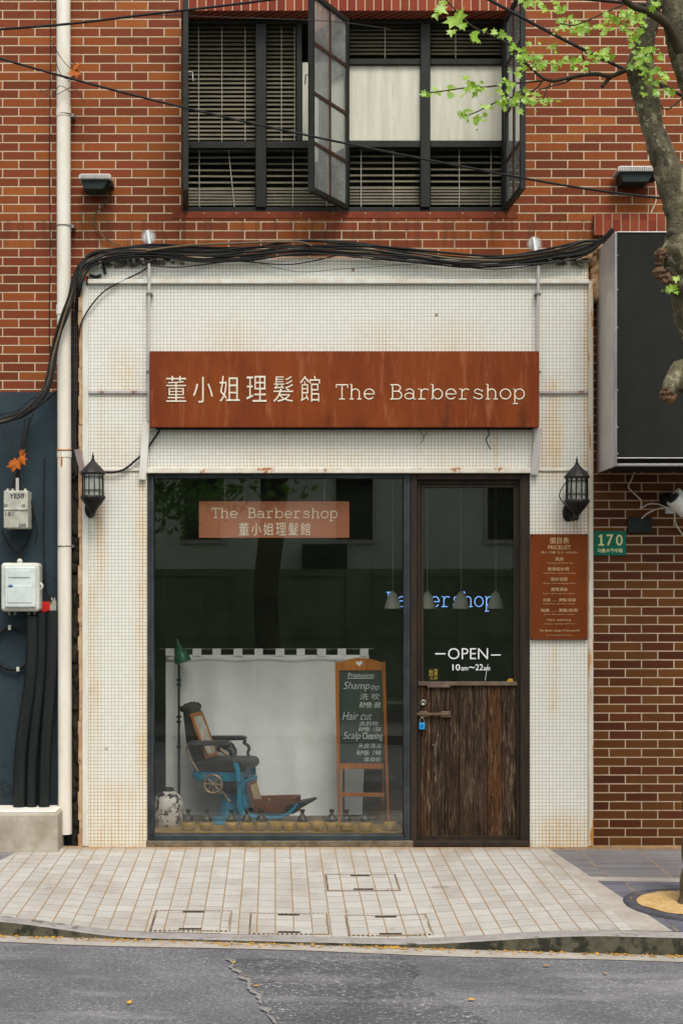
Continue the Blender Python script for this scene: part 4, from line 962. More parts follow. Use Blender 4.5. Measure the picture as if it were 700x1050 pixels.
MB().lathe([(0, 0), (.012, 0), (.012, .004), (0, .004)], P(40.8, 601, -.0205), 12, axis=(0, -1, 0)).build('screw_head', M['ink'], jb)
b_ = MB(); b_.blob(P(11, 601, -.09), (.02, .003, .012), .6, 3); b_.build('blue_mark', worn('blue_mark', C(70, 90, 140), C(90, 110, 150), 20, .8), jb)
b_ = MB(); b_.lathe([(.0, 0), (.02, 0), (.02, .03), (0, .03)], P(21, 575.5, .0), 16, axis=(0, -1, 0)); b_.build('top_lug', M['box_white'], jb)
for x in (10, 16, 30, 36): MB().tube(PV([(x, 626), (x, 630.5)], .03), .012, 10).build('gland', M['steel'], jb)
b_ = MB(); b_.pbox(41.5, 617, 51.5, 627.5, .09, .125); single('red_tag', b_, M['red'], 'red plastic tag beside the white junction box', 'tag', P(46, 627, .1), bevel=.003)
b_ = MB(); b_.pbox(51.5, 616, 58, 626, .09, .125); b_.pbox(52.5, 613, 54.2, 616, .1, .12); b_.pbox(55.2, 613, 56.8, 616, .1, .12); single('cable_clip', b_, M['box_dirty'], 'small grey-white cable clip next to the red tag', 'clip', P(55, 626, .1), bevel=.002)
for k, (xa, xb, w, yt) in enumerate([(34, 20.5, 13.5, 632), (43.5, 32.5, 11, 628), (53.5, 45.5, 11.5, 626)]):
    lab = ['thick black conduit with a rust streak, nearest the concrete step edge', 'middle black conduit of the three on the blue wall', 'black conduit right beside the white drain pipe'][k]
    b_ = MB(); b_.tube(cat(PV([(xa, yt), (xa - 1.2, 690), (xb + 1.5, 770), (xb, 836)], .03), 4), w/2*S(), 20)
    single('conduit', b_, M['conduit'], lab, 'conduit', P(xb, 832, .03), 'black conduits on the blue wall')
b_ = MB(); c = P(13.5, 665, .1); rr_ = 21.5 * S(.1); b_.tube([c + Vector((math.cos(a)*rr_*.92, .0, math.sin(a)*rr_)) for a in [R(20 + k*320/30) for k in range(31)]], .014, 8)
single('cable_loop', b_, M['black'], 'round loop of black cable on the blue wall', 'cable', c)
for (x, y) in ((10, 644), (18, 686)):
    pass
b_ = MB(); b_.pbox(8.5, 641, 11.5, 646, .075, .12); single('cable_saddle', b_, M['box_white'], 'white saddle clip holding the top of the cable loop', 'clip', P(10, 644, .1), bevel=.003)
b_ = MB(); b_.pbox(17, 684, 20, 688.5, .075, .12); single('cable_saddle', b_, M['box_white'], 'white saddle clip holding the bottom of the cable loop', 'clip', P(18, 686, .1), bevel=.003)
# loose service wires down to the meter box
sw = thing('service_wires', 'tangle of black wires running down to the dirty meter box', 'wires', P(17, 470, .06))
for pts in ([(2, 432), (8, 452), (15, 470), (19, 486), (10, 503)], [(6, 430), (12, 450), (18, 474), (24, 500)], [(30, 428), (27, 446), (21, 468), (16, 490), (12, 503)], [(26, 430), (23, 450), (19, 470), (19, 490)], [(34, 424), (26, 452), (22, 476), (14, 496)],
            [(20, 488), (28, 510), (33, 524), (34, 534), (31, 530), (33, 522), (36, 530), (32, 538)], [(2, 544), (10, 560), (19, 567), (28, 556), (33, 544)], [(8, 545), (14, 558), (20, 566), (21, 574)], [(30, 505), (38, 540), (36, 560)], [(46, 470), (45, 540), (47, 600), (53, 617)], [(-6, 425), (16, 422), (34, 408), (50, 404)], [(-6, 418), (10, 430), (30, 424), (60, 400)]):
    MB().tube(cat(PV(pts, .07 + rnd.uniform(-.02, .02)), 5), rnd.uniform(.004, .008), 6).build('wire', M['black'] if rnd.random() < .75 else M['cable_grey'], sw)
lf = MB()
for c, s_, u in ((P(17, 473, .0), .10, (-.3, -.1, -1)), (P(21, 470, -.01), .08, (.5, -.1, -.6)), (P(15, 477, -.015), .07, (-.8, -.2, -.2)), (P(22, 466, .0), .06, (.4, -.2, .5))):
    u = Vector(u).normalized(); leafshape(lf, c, s_, u.cross(Vector((.2, 1, .1))), u, .35)
single('dry_leaf', lf, M['leaf_dead'], 'bright orange dry leaves caught in the wires above the meter box', 'leaf', P(17, 475, 0))
# step block
b_ = MB(); Yf = -.24
top = P(0, 834, Yf).z
v0 = [(P(-60, 0, Yf).x, Yf), (P(60, 0, Yf).x, Yf), (P(57, 0, .13).x, .13), (P(-60, 0, .13).x, .13)]
nx_, vv, fs = 14, [], []
b_.box((P(-90, 0, Yf).x, Yf, -.1), (P(59.5, 0, Yf).x, .13, top)); so_ = single('concrete_step', b_, M['concrete'], 'low rough concrete block with its lit top coloured pale at the pavement edge', 'step', P(20, 871, 0), bevel=.018)
b_ = MB(); b_.box((P(-88, 0, Yf).x, Yf + .02, top + .0005), (P(57, 0, Yf).x, .125, top + .012)); b_.build('lit_top', M['step_top_lit'], so_, .008)  # pale slab paints in the light on the block's top

# coach lanterns
def lantern(px, py, lab):
    Yl = -.15; c = P(px, py, Yl); s_ = S(Yl); root = thing('wall_lantern', lab, 'lantern', c, 'coach lanterns flanking the shopfront')
    def z(d): return -d * s_             # photo pixels below the roof rim
    n_ = 12
    MB().lathe([(12.6*s_, z(2)), (13.2*s_, z(.6)), (11.5*s_, z(-2)), (8.5*s_, z(-5.5)), (5*s_, z(-9)), (3*s_, z(-11)), (2.2*s_, z(-12)), (2.2*s_, z(-13)), (0, z(-13))], c, n_, False).build('roof', M['lantern'], root)
    MB().lathe([(1.5*s_, z(-12.8)), (1.7*s_, z(-14)), (.9*s_, z(-15)), (1.3*s_, z(-16.5)), (.7*s_, z(-18)), (.2*s_, z(-21)), (0, z(-21.2))], c, 12).build('finial', M['lantern_dark'], root)
    cg = MB()
    for k in range(n_):
        a = 2*math.pi*(k+.5)/n_; e = Vector((math.cos(a)*10.6*s_, math.sin(a)*10.6*s_, 0)); cg.tube([c + e + Vector((0, 0, z(1.5))), c + e*1.02 + Vector((0, 0, z(24)))], .6*s_, 6)
    for d in (5, 18.5):
        cg.tube([c + Vector((math.cos(a)*10.7*s_, math.sin(a)*10.7*s_, z(d))) for a in [2*math.pi*k/24 for k in range(24)]], .5*s_, 6, closed=True)
    cg.build('cage', M['lantern_dark'], root)
    MB().lathe([(9.6*s_, z(2.1)), (9.8*s_, z(24))], c, 20).build('glass', M['seeded'], root)
    MB().lathe([(0, z(8)), (2.5*s_, z(9)), (3.8*s_, z(12)), (3*s_, z(16)), (1.6*s_, z(19)), (1.6*s_, z(24))], c, 16).build('bulb', M['bulb'], root)
    MB().lathe([(0, z(23.6)), (12.4*s_, z(23.8)), (13.2*s_, z(25.5)), (11.8*s_, z(28))], c, n_, False).build('base_rim', M['lantern'], root)
    MB().lathe([(11.6*s_, z(28)), (9*s_, z(32)), (5.5*s_, z(36)), (2.5*s_, z(40)), (2*s_, z(42)), (2.4*s_, z(43.5)), (0, z(46))], c, n_, False).build('base_cone', M['lantern_dark'], root)
    ar = MB(); ar.tube(cat([c + Vector((0, 0, z(40))), c + Vector((-2*s_, .06, z(44))), c + Vector((-4*s_, .11, z(40))), c + Vector((-5*s_, .149, z(34)))], 5), 1.8*s_, 8)
    ar.lathe([(0, 0), (6*s_, 0), (6*s_, .012), (4*s_, .02), (0, .02)], c + Vector((-5*s_, .149, z(36))), 16, axis=(0, -1, 0), sy=1.6); ar.build('wall_arm', M['lantern_dark'], root)
    return root
lantern(95.5, 484.5, 'black coach lantern on the white tiles left of the window')
lr = lantern(591, 488.5, 'black coach lantern above the price board on the right')
b_ = MB(); b_.tube(cat(PV([(582, 492), (576, 500), (573, 508), (576, 514), (580, 518)], -.1), 5), .004, 6); b_.build('lead', M['black'], lr)
# dangling thin wires from the sign bottom
b_ = MB(); b_.tube(cat(PV([(500, 440), (501, 446), (498, 450), (500, 456), (503, 461)], -.03), 4), .004, 6); b_.tube(cat(PV([(430, 441), (434, 449), (431, 455)], -.03), 4), .0025, 6); b_.tube(cat(PV([(434, 449), (438, 443)], -.03), 4), .0025, 6)
single('dangling_wire', b_, M['black'], 'short frayed wire ends dangling under the shop sign', 'wire', P(500, 450, -.03))
# camera and wires at the right edge
cc = thing('security_camera', 'white security camera on a short arm at the right edge', 'security camera', P(690, 530, .0))
b_ = MB(); a = P(686, 518, -.22); b = P(712, 500, .02); b_.tube([P(703, 524, -.2), P(690, 511, -.24)], 8.5*S(-.2), 18); b_.build('camera_body', M['cctv'], cc, .004)
b_ = MB(); b_.tube([P(690.8, 511.8, -.239), P(688.5, 509.6, -.243)], 6.2*S(-.2), 18); b_.build('lens', M['black'], cc)
b_ = MB(); b_.tube([P(690, 508, -.2), P(704, 520, -.16)], 9.5*S(-.2), 18, sq=.5); b_.build('sun_hood', M['cctv'], cc)
b_ = MB(); b_.pbox(682.5, 519, 691, 526.5, .06, .098); b_.tube([P(687, 522, .06), P(693, 519, -.12)], .014, 8); b_.build('wall_bracket', M['cctv'], cc, .004)
b_ = MB(); b_.lathe([(0, 0), (8*S(), 0), (7*S(), .05), (4*S(), .07), (0, .07)], P(684, 513, .098), 20, axis=(0, -1, 0)); b_.build('junction_ring', M['lantern_dark'], cc)
for pts in ([(650, 484), (646, 494), (644, 500), (652, 508), (657, 514), (656, 522)], [(656, 522), (664, 517), (674, 517), (682, 520)], [(657, 532), (664, 526), (676, 521), (684, 521)], [(691, 525), (692, 536), (697, 545), (703, 553)]):
    MB().tube(cat(PV(pts, .07), 5), .006, 7).build('lead', M['white_wire'], cc)
b_ = MB(); b_.pbox(643.5, 530.5, 668, 546, .075, .098); single('dark_wall_plate', b_, M['dark_plate'], 'small blank dark plate on the brown bricks above the number plate', 'plate', P(656, 546, .09), bevel=.003)

# ================================================================ INSIDE THE SHOP
FZ = P(0, 845, .6).z
def struct(name, mb, mat): o = mb.build(name, mat); o['kind'] = 'structure'; return o
rx0, rx1, ry1, rzt = P(142, 0, 0).x - 1.2, P(552, 0, 0).x + .6, 5.2, 3.25
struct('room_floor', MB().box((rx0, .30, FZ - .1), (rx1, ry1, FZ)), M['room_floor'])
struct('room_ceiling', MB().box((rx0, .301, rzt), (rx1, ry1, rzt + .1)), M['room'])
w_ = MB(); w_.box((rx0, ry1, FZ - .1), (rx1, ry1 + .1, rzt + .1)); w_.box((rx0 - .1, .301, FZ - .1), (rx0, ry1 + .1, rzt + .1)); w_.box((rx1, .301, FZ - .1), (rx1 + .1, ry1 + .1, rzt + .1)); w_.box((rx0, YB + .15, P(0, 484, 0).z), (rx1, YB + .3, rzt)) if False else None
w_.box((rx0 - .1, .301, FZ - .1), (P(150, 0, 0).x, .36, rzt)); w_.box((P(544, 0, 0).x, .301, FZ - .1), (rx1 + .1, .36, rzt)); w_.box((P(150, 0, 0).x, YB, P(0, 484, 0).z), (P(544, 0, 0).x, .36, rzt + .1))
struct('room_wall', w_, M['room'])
db = MB(); db.box((P(158, 0, .2).x, .125, FZ - .08), (P(414, 0, .2).x, .6, FZ + .004))
single('display_board', db, M['sill_yellow'], 'ochre display board along the bottom of the shop window', 'board', P(286, 855, .3), bevel=.003)
# hanging sign behind the glass
hsg = thing('hanging_sign', 'small brown sign hanging on chains inside the window', 'sign', P(281, 552, .16))
MB().pbox(204, 514, 358, 551.5, .15, .165).build('sign_panel', M['hang_sign'], hsg, .002)
tx = stroke_text('The Barbershop', 216.5, 531, 9.3, .149, .0042, .5); tx.build('lettering', M['letter'], hsg)
tx = MB()
for i, ch in enumerate('董小姐理髮館'): text_mb(ch, 245 + i*12.6, 536, 10.3, 13, .149, .002, mb=tx, offset=.0)
tx.build('lettering', M['letter'], hsg)
for px in (230.5, 332.5):
    b_ = MB(); k = 0
    for y in range(484, 514, 3):
        c = P(px, y + 1.5, .158); k += 1; u = Vector((1, 0, 0)) if k % 2 else Vector((0, 1, 0))
        b_.tube([c + u*.006*math.cos(a) + Vector((0, 0, .013*math.sin(a))) for a in [2*math.pi*j/10 for j in range(10)]], .0022, 5, closed=True)
    b_.build('chain', M['steel'], hsg)

# half curtain on a rod
Yc = 1.08; cu = thing('half_curtain', 'grey-white cotton curtain with hanging loops behind the barber chair', 'curtain', P(272, 842, Yc))
def ycur(x, y): return Yc + .012*math.sin(x*.16) + .02*math.sin(x*.071 + 1) * min(1, max(0, (y-670)/120)) + .012*mnoise.noise(Vector((x*.05, y*.015, 0)))
vs_, fs = [], []; NX, NY = 90, 20
for sgn in (0, .006):
    for j in range(NY + 1):
        for i in range(NX + 1):
            y = 676 + (843 - 676)*j/NY; xr = 378 - 7*(j/NY); x = 170 + (xr - 170)*i/NX; q = P(x, y, Yc); q.y = ycur(x, y) + sgn; vs_.append(q)
N1 = (NX+1)*(NY+1)
for s_ in (0, 1):
    for j in range(NY):
        for i in range(NX):
            k = s_*N1 + j*(NX+1) + i; q = (k, k+NX+1, k+NX+2, k+1); fs.append(q if s_ == 0 else q[::-1])
MB().add(vs_, fs, True).build('cloth', M['curtain'], cu)
vs_, fs = [], []
for i in range(NX + 1):
    x = 170 + 208*i/NX
    for y in (671.5, 678 + .9*math.sin(x*.11)):
        q = P(x, y, Yc); q.y = ycur(x, y) - .005; vs_.append(q)
for i in range(NX): fs.append((2*i, 2*i+1, 2*i+3, 2*i+2))
bo = MB().add(vs_, fs, True).build('header_band', M['curtain_band'], cu); sd_ = bo.modifiers.new('thick', 'SOLIDIFY'); sd_.thickness = .004
for a, b in ((170, 178.5), (197.5, 206.5), (218, 226.5), (239.5, 248.5), (261, 269.5), (282.5, 291.5), (304, 312.5), (325, 334), (346, 354.5), (369, 377.5)):
    t_ = MB(); xa, xb = P(a, 0, Yc).x, P(b, 0, Yc).x; z0, z1 = P(0, 672.5, Yc).z, P(0, 665, Yc).z
    t_.box((xa, Yc - .012, z0), (xb, Yc - .008, z1)); t_.box((xa, Yc + .010, z0), (xb, Yc + .014, z1)); t_.box((xa, Yc - .008, z1 - .004), (xb, Yc + .010, z1)); t_.build('loop', M['curtain_band'], cu)
MB().tube(PV([(164, 665.5), (383, 665.5)], Yc), .0045, 8).build('rod', M['steel'], cu)
b_ = MB()
for px in (168, 381): b_.tube([P(px, 665.5, Yc), Vector((P(px, 0, Yc).x, Yc, rzt - .001))], .0015, 5)
b_.build('hanger', M['cable_grey'], cu)
# floor lamp
Yl = .95; fl = thing('floor_lamp', 'floor lamp with a green enamel shade beside the barber chair', 'floor lamp', P(183.5, 848, Yl))
b_ = MB(); b_.tube(PV([(183.5, 846), (183.5, 682)], Yl), .010, 10); b_.build('pole', M['black'], fl)
for y in (697, 702, 735, 740, 766): 
    b_ = MB(); b_.lathe([(.012, -.012), (.02, -.008), (.02, .008), (.012, .012)], P(183.5, y, Yl), 12); b_.build('joint', M['black'], fl)
MB().lathe([(0, .03), (.02, .03), (.11, .012), (.12, 0), (0, 0)], Vector((P(183.5, 0, Yl).x, Yl, FZ)), 24).build('foot', M['black'], fl)
c = P(188, 679, Yl - .04); ax = Vector((-.28, .1, 1)).normalized(); s_ = S(Yl)
MB().lathe([(8.5*s_, 0), (8.5*s_, 3.5*s_), (7.4*s_, 8*s_), (5*s_, 12.5*s_), (2.6*s_, 15.5*s_), (1.9*s_, 18*s_), (1.4*s_, 20*s_), (1.2*s_, 25*s_), (0, 25*s_)], c, 24, axis=ax).build('lamp_shade', M['lamp_green'], fl)
MB().lathe([(0, -.002), (7.6*s_, .001), (7.4*s_, 3*s_), (4.9*s_, 9*s_)], c, 24, axis=ax).build('shade_lining', M['pot'], fl)
b_ = MB(); b_.tube(cat([P(183.5, 683, Yl), P(183, 676, Yl), P(185, 668, Yl - .02)], 4), .007, 8); b_.build('swivel_arm', M['black'], fl)

# barber chair: u forward (to the right), v across (away from the street), turned a little
Yb_ = .72; ch = thing('barber_chair', 'antique blue barber chair with black leather seat and handwheel', 'barber chair', Vector((P(236, 0, Yb_).x, Yb_, FZ)))
ca, sa = math.cos(R(15)), math.sin(R(15)); cx_ = P(236, 0, Yb_).x
def Q(px, py, v=0.0):
    p = P(px, py, Yb_); u = (p.x - cx_) / ca; return Vector((cx_ + u*ca + (v + .2)*sa, Yb_ - u*sa + v*ca, p.z))
ZV = Vector((sa, ca, 0))
def slab(poly, va, vb, mat, name, bev=.006, parent=ch, seg=2):
    return MB().prism([Q(x, y, va) for x, y in poly], ZV * (vb - va)).build(name, mat, parent, bev, seg)
b_ = MB(); sY = S(Yb_); base = Vector((cx_, Yb_, FZ)); hz = lambda py: P(0, py, Yb_).z - FZ
b_.lathe([(.21, .005), (.21, .02), (.17, .04), (11*sY, .06), (10*sY, hz(835)), (9.6*sY, hz(818)), (10.2*sY, hz(815)), (10.2*sY, hz(813))], base, 32); b_.build('pedestal', M['chair_blue'], ch)
b_ = MB(); b_.lathe([(7*sY, hz(814)), (8.5*sY, hz(808)), (6*sY, hz(803)), (9*sY, hz(797))], base, 20); b_.build('pump_collar', M['lantern_dark'], ch)
slab([(198, 788.6), (246, 788.6), (247, 797), (238, 799), (204, 799), (198, 795)], -.20, .22, M['chair_blue'], 'seat_base', .012)
slab([(199, 781), (206, 778), (249, 777), (253, 780), (253, 786), (249, 788.5), (204, 788.5), (199, 786)], -.22, .22, M['leather'], 'seat', .03, seg=4)
slab([(186.5, 727), (188.5, 722), (192, 722), (194.5, 728), (198.5, 752), (205, 778), (198, 781), (190, 760)], -.17, .13, M['leather'], 'backrest', .025, seg=4)
b_ = MB()
for k in range(5): b_.blob(Q(187.5 + .5*k, 726 - 2*math.sin(k*.8), -.16 + .08*k), (.035, .05, .03), .3, k)
b_.build('headrest', M['leather'], ch)
for va, dx in ((-.25, 0), (.20, 0)):
    slab([(195, 760.5), (199, 757.5), (236, 756.5), (240, 758.5), (238, 761), (200, 762.5)], va - .035, va + .035, M['arm_pad'], 'armrest', .008)
    b_ = MB(); b_.tube(cat([Q(239, 761, va), Q(237, 764, va), Q(240.5, 766, va), Q(242.5, 770, va), Q(241, 775, va), Q(245, 783, va), Q(246, 797, va)], 5), catr([.010, .013, .014, .014, .013, .015, .015], 5), 10); b_.build('arm_post', M['arm_pad'], ch)
    b_ = MB(); b_.tube(cat([Q(243.5, 779, va), Q(246, 786, va), Q(247, 797, va)], 4), .024, 10, sq=.7); b_.build('front_post', M['chair_blue'], ch)
    b_ = MB(); b_.tube(cat([Q(197, 762, va), Q(194, 768, va), Q(199, 778, va), Q(206, 788, va)], 5), .010, 8); b_.build('back_bracket', M['brass'], ch)
    b_ = MB(); b_.tube(cat([Q(246, 796, va*.5-.1), Q(247, 808, va*.5-.1), Q(247, 822, va*.5-.1), Q(251, 830, va*.5-.1), Q(262, 832.5, va*.5-.1), Q(284, 832.5, va*.5-.1), Q(296, 828, va*.5-.1), Q(305, 818, va*.5-.1)], 5), catr([.018, .022, .026, .024, .018, .016, .014, .012], 5), 10, sq=.6); b_.build('footrest_arm', M['chair_blue'], ch)
slab([(246, 797), (252, 797), (250, 812), (254, 825), (249, 828), (245, 818)], -.19, .19, M['chair_blue'], 'front_apron', .01)
slab([(291, 824), (297, 818.5), (317, 814), (318.5, 816), (312, 820), (299, 828)], -.22, .0, M['lantern_dark'], 'footplate', .006)
slab([(254, 830.5), (292, 829), (292, 831), (254, 832.5)], -.18, .0, M['chair_blue'], 'calf_plate', .004)
# handwheel with spokes and grips
wc = Q(223, 800, -.30); WX, WZ = Vector((ca, -sa, 0)), Vector((0, 0, 1)); r_ = 9.2*sY
b_ = MB(); b_.tube([wc + WX*r_*math.cos(a) + WZ*r_*math.sin(a) for a in [2*math.pi*k/32 for k in range(32)]], 1.5*sY, 8, closed=True)
for k in range(8):
    a = 2*math.pi*k/8; e = WX*math.cos(a) + WZ*math.sin(a); b_.tube([wc + e*1.5*sY, wc + e*r_], 1.0*sY, 6); b_.tube([wc + e*r_, wc + e*r_*1.2, wc + e*r_*1.42], [.5*sY, .8*sY, .6*sY], 6) if k % 2 else None
b_.lathe([(0, -.02), (2.6*sY, -.02), (2.8*sY, 0), (2*sY, .02), (0, .03)], wc, 14, axis=-ZV); b_.tube([wc, wc + ZV*.2], .012, 8); b_.build('handwheel', M['brass'], ch)
b_ = MB(); b_.tube([Q(228, 806, -.22), Q(238, 816, -.28)], .008, 8); b_.blob(Q(238.5, 816.5, -.28), .016, 0); b_.build('lever', M['brass'], ch)
# framed print leaning on the backrest
fp = thing('picture_frame', 'framed faded print leaning on the backrest of the barber chair', 'picture frame', Q(210, 778, -.02))
def fpt(a, v): return Q(193.5 + (210 - 193.5)*a + 3, 731 + (776 - 731)*a, v)
aU = (fpt(1, 0) - fpt(0, 0)); L = aU.length; aU.normalize(); aN = aU.cross(ZV); o_ = fpt(.5, -.06) ; 
b_ = MB()
for s_ in (-1, 1): b_.obox(o_ + ZV*.135*s_, aU*L/2, ZV*.015, aN*.010); b_.obox(o_ + aU*(L/2 - .015)*s_, aU*.015, ZV*.12, aN*.010)
b_.build('frame', M['oak'], fp, .003); b_ = MB(); b_.obox(o_, aU*(L/2 - .028), ZV*.122, aN*.004); b_.build('print', M['photo_print'], fp)
b_ = MB(); b_.tube(cat([Q(219, 770, -.05), Q(222, 765, -.05), Q(229, 764, -.05), Q(234, 769, -.05), Q(234, 774.5, -.05)], 4), catr([.02, .035, .04, .036, .028], 4), 10)
sh = single('leather_strap_roll', b_, M['leather'], 'dark rolled strap with a brass tube lying on the chair seat', 'strap', Q(228, 775, -.05))
b_ = MB(); b_.tube([Q(224, 767, -.12), Q(232, 774, -.12)], .014, 10); b_.build('brass_tube', M['brass'], sh)
# open case on the footrest
cs = thing('open_case', 'small open brown leather case resting on the chair footrest', 'case', Q(280, 829, 0))
def cslab(poly, va, vb, mat, name, bev=.004):
    va, vb = va * .7 - .09, vb * .7 - .09
    return MB().prism([Q(x, y, va) for x, y in poly], ZV*(vb - va)).build(name, mat, cs, bev)
cslab([(260, 826), (300, 826), (300, 829), (261, 829)], -.14, .14, M['case'], 'case_bottom')
cslab([(260, 815), (301, 812.5), (301, 827), (261, 828)], -.155, -.14, M['case'], 'side_wall'); cslab([(260, 815), (301, 812.5), (301, 827), (261, 828)], .14, .155, M['case'], 'side_wall')
cslab([(299.5, 812.5), (301.5, 812.5), (301.5, 828), (299.5, 828)], -.139, .139, M['case'], 'end_wall'); cslab([(259, 815), (261, 815), (261, 828), (259.5, 828)], -.139, .139, M['case'], 'end_wall')
cslab([(253.5, 800), (256, 799), (262.5, 825), (260, 826)], -.15, .15, M['case'], 'case_lid'); cslab([(256.6, 802), (257.4, 801.6), (262.8, 822), (262.2, 822.4)], -.13, .13, M['case_lining'], 'lid_lining', .001)
cslab([(260.5, 819), (299, 816), (299, 816.6), (260.5, 819.6)], -.14, .14, M['case_lining'], 'lining', .0005)
MB().lathe([(0, 0), (.012, 0), (.01, .008), (0, .009)], Q(276, 816, -.199), 10, axis=-ZV).build('clasp', M['brass'], cs)

# painted jar
Yj = .5; sj = S(Yj); jr = thing('ceramic_jar', 'round white jar with black brushed pattern and dark lid', 'jar', Vector((P(172.5, 0, Yj).x, Yj, FZ + .004)))
cj = jr.location.copy(); h_ = lambda py: P(0, py, Yj).z - cj.z
MB().lathe([(12*sj, 0), (14.2*sj, h_(843)), (15.4*sj, h_(835)), (15.6*sj, h_(826)), (14.2*sj, h_(818)), (10.5*sj, h_(814)), (7*sj, h_(812.5)), (7*sj, h_(811)), (0, h_(811))], cj, 32).build('jar_body', M['jar'], jr)
MB().lathe([(0, h_(811) + .001), (6.2*sj, h_(811) + .001), (6.4*sj, h_(809.5)), (5*sj, h_(807.5)), (1.2*sj, h_(807)), (0, h_(807))], cj, 24).build('lid', M['lantern_dark'], jr)
# bottles in yellow pots
Yq = .26; sq_ = S(Yq)
names = ['1st', '2nd', '3rd', '4th', '5th', '6th', '7th', '8th', '9th', '10th', '11th', '12th', '13th', '14th']
xs = [193, 212, 237, 253, 268, 282.5, 296, 310, 325, 340, 355, 374, 400]; nob = {282.5, 296, 325, 400}
nb = 0
potp = [(5.6*sq_, 0), (6.6*sq_, .006), (6.9*sq_, 5*sq_), (6.7*sq_, 8.5*sq_), (5.9*sq_, 8.6*sq_), (5.7*sq_, 6*sq_), (0, 5.6*sq_)]
botp = [(0, 0), (5.4*sq_, 0), (5.6*sq_, 1*sq_), (5.9*sq_, 3.4*sq_), (5.7*sq_, 6.0*sq_), (3.9*sq_, 8.4*sq_), (2.4*sq_, 10*sq_), (1.9*sq_, 10.6*sq_), (1.8*sq_, 13.3*sq_), (2.6*sq_, 13.4*sq_), (2.6*sq_, 15.4*sq_), (0, 15.4*sq_)]
pot0 = bot0 = None
for i, px in enumerate(xs):
    loc = Vector((P(px, 0, Yq).x, Yq + rnd.uniform(-.01, .01), FZ + .005))
    lab = 'round yellow pot, %s from the left in the window row%s' % (names[i], ', empty' if px in nob else '')
    if pot0 is None: pot0 = single('yellow_pot', MB().lathe(potp, loc, 20), M['pot'], lab, 'pot', loc, 'yellow pots along the shop window'); o = pot0
    else: o = pot0.copy(); COL.objects.link(o); o.location = loc; o['label'] = lab
    if px not in nob:
        nb += 1; bl = loc + Vector((0, 0, 5.7*sq_)); lab = 'squat dark brown bottle, %s from the left in the window row' % names[nb - 1]
        if bot0 is None: bot0 = single('brown_bottle', MB().lathe(botp, bl, 20), M['bottle'], lab, 'bottle', bl, 'brown bottles along the shop window')
        else: o = bot0.copy(); COL.objects.link(o); o.location = bl; o['label'] = lab
# chalkboard easel
Ye = .62; ea = thing('chalkboard_easel', 'tall wooden easel chalkboard with handwritten price list', 'chalkboard', P(371, 850, Ye))
b_ = MB()
b_.prism([P(x, y, Ye - .02) for x, y in ((343.5, 679), (347.3, 679), (349.2, 850), (346.6, 850))], (0, .03, 0)); b_.build('leg', M['oak'], ea, .002)
b_ = MB(); b_.prism([P(x, y, Ye - .02) for x, y in ((391, 679), (394.8, 679), (399.6, 848), (397, 848))], (0, .03, 0)); b_.build('leg', M['oak'], ea, .002)
tp = [(347.4, 687.5), (347.4, 679.5)] + [(347.4 + (391-347.4)*k/12, 679.5 - 5*math.sin(math.pi*k/12)) for k in range(1, 12)] + [(391, 679.5), (391, 687.5)]
MB().prism([P(x, y, Ye - .017) for x, y in tp], (0, .024, 0)).build('top_rail', M['oak'], ea, .002)
ht = [(368 + 3.4*(16*math.sin(a)**3)/16, 680.2 - 3*(13*math.cos(a) - 5*math.cos(2*a) - 2*math.cos(3*a) - math.cos(4*a))/16) for a in [2*math.pi*k/24 for k in range(24)]]
MB().prism([P(x, y, Ye - .0185) for x, y in ht], (0, .0013, 0)).build('heart', M['chalk'], ea)
MB().prism([P(x, y, Ye - .017) for x, y in ((348.4, 783), (393.4, 783), (393.6, 788.5), (348.5, 788.5))], (0, .024, 0)).build('bottom_rail', M['oak'], ea, .002)
MB().prism([P(x, y, Ye - .017) for x, y in ((348.8, 813), (394, 813), (394.2, 817), (348.8, 817))], (0, .024, 0)).build('cross_rail', M['oak'], ea, .002)
bd = MB().prism([P(x, y, Ye - .010) for x, y in ((347.2, 687.5), (391.5, 687.5), (393.6, 783), (348.4, 783))], (0, .012, 0)).build('chalkboard', M['slate'], ea)
for xa, xb in ((352, 352), (392.5, 392.5)): MB().prism([P(xa - 1, 690, Ye + .012), P(xa + 1.4, 690, Ye + .012), P(xb + 1.4, 843, Ye + .30), P(xb - 1, 843, Ye + .30)], (0, .02, 0)).build('rear_leg', M['oak'], ea, .002)
tx = MB(); Yk = Ye - .0105
def chalk(s_, x, y, w, h, sh=.25, off=.0, rot=0): text_mb(s_, x, y, w, h, Yk, .001, shear=sh, mb=tx, offset=off, rot=rot)
chalk('Promotion', 357, 690, 26, 4.6, 0, -.005); tx.pbox(356, 695.2, 383, 695.8, Yk - .001, Yk)
chalk('Shamp', 352, 699, 27, 10, .3, -.012); chalk('oo', 380.5, 702.5, 8, 4.5, .3, -.01, .1)
chalk('洗 吹', 369, 711, 20, 6.5, .1, -.005); chalk('RMB: 88', 368.5, 720, 21.5, 5.6, .2, .0)
chalk('Hair cut', 351, 730, 30, 8.2, .3, -.012); chalk('洗剪吹', 368, 739.6, 20, 4.8, .1, -.004); chalk('RMB: 158', 367.5, 745.6, 22.5, 4.2, .2, .0)
chalk('Scalp', 352, 750.5, 17.5, 9.5, .25, -.012); chalk('Cleaning', 371.5, 751, 20.5, 9, .1, .004)
chalk('头皮清洁', 367, 762, 24, 5, .1, -.004); chalk('RMB: 198', 365.5, 769.5, 25, 4.8, .2, .0); chalk('体验价', 373, 776, 18, 5.2, .1, .004)
tx.build('chalk_writing', M['chalk'], bd)

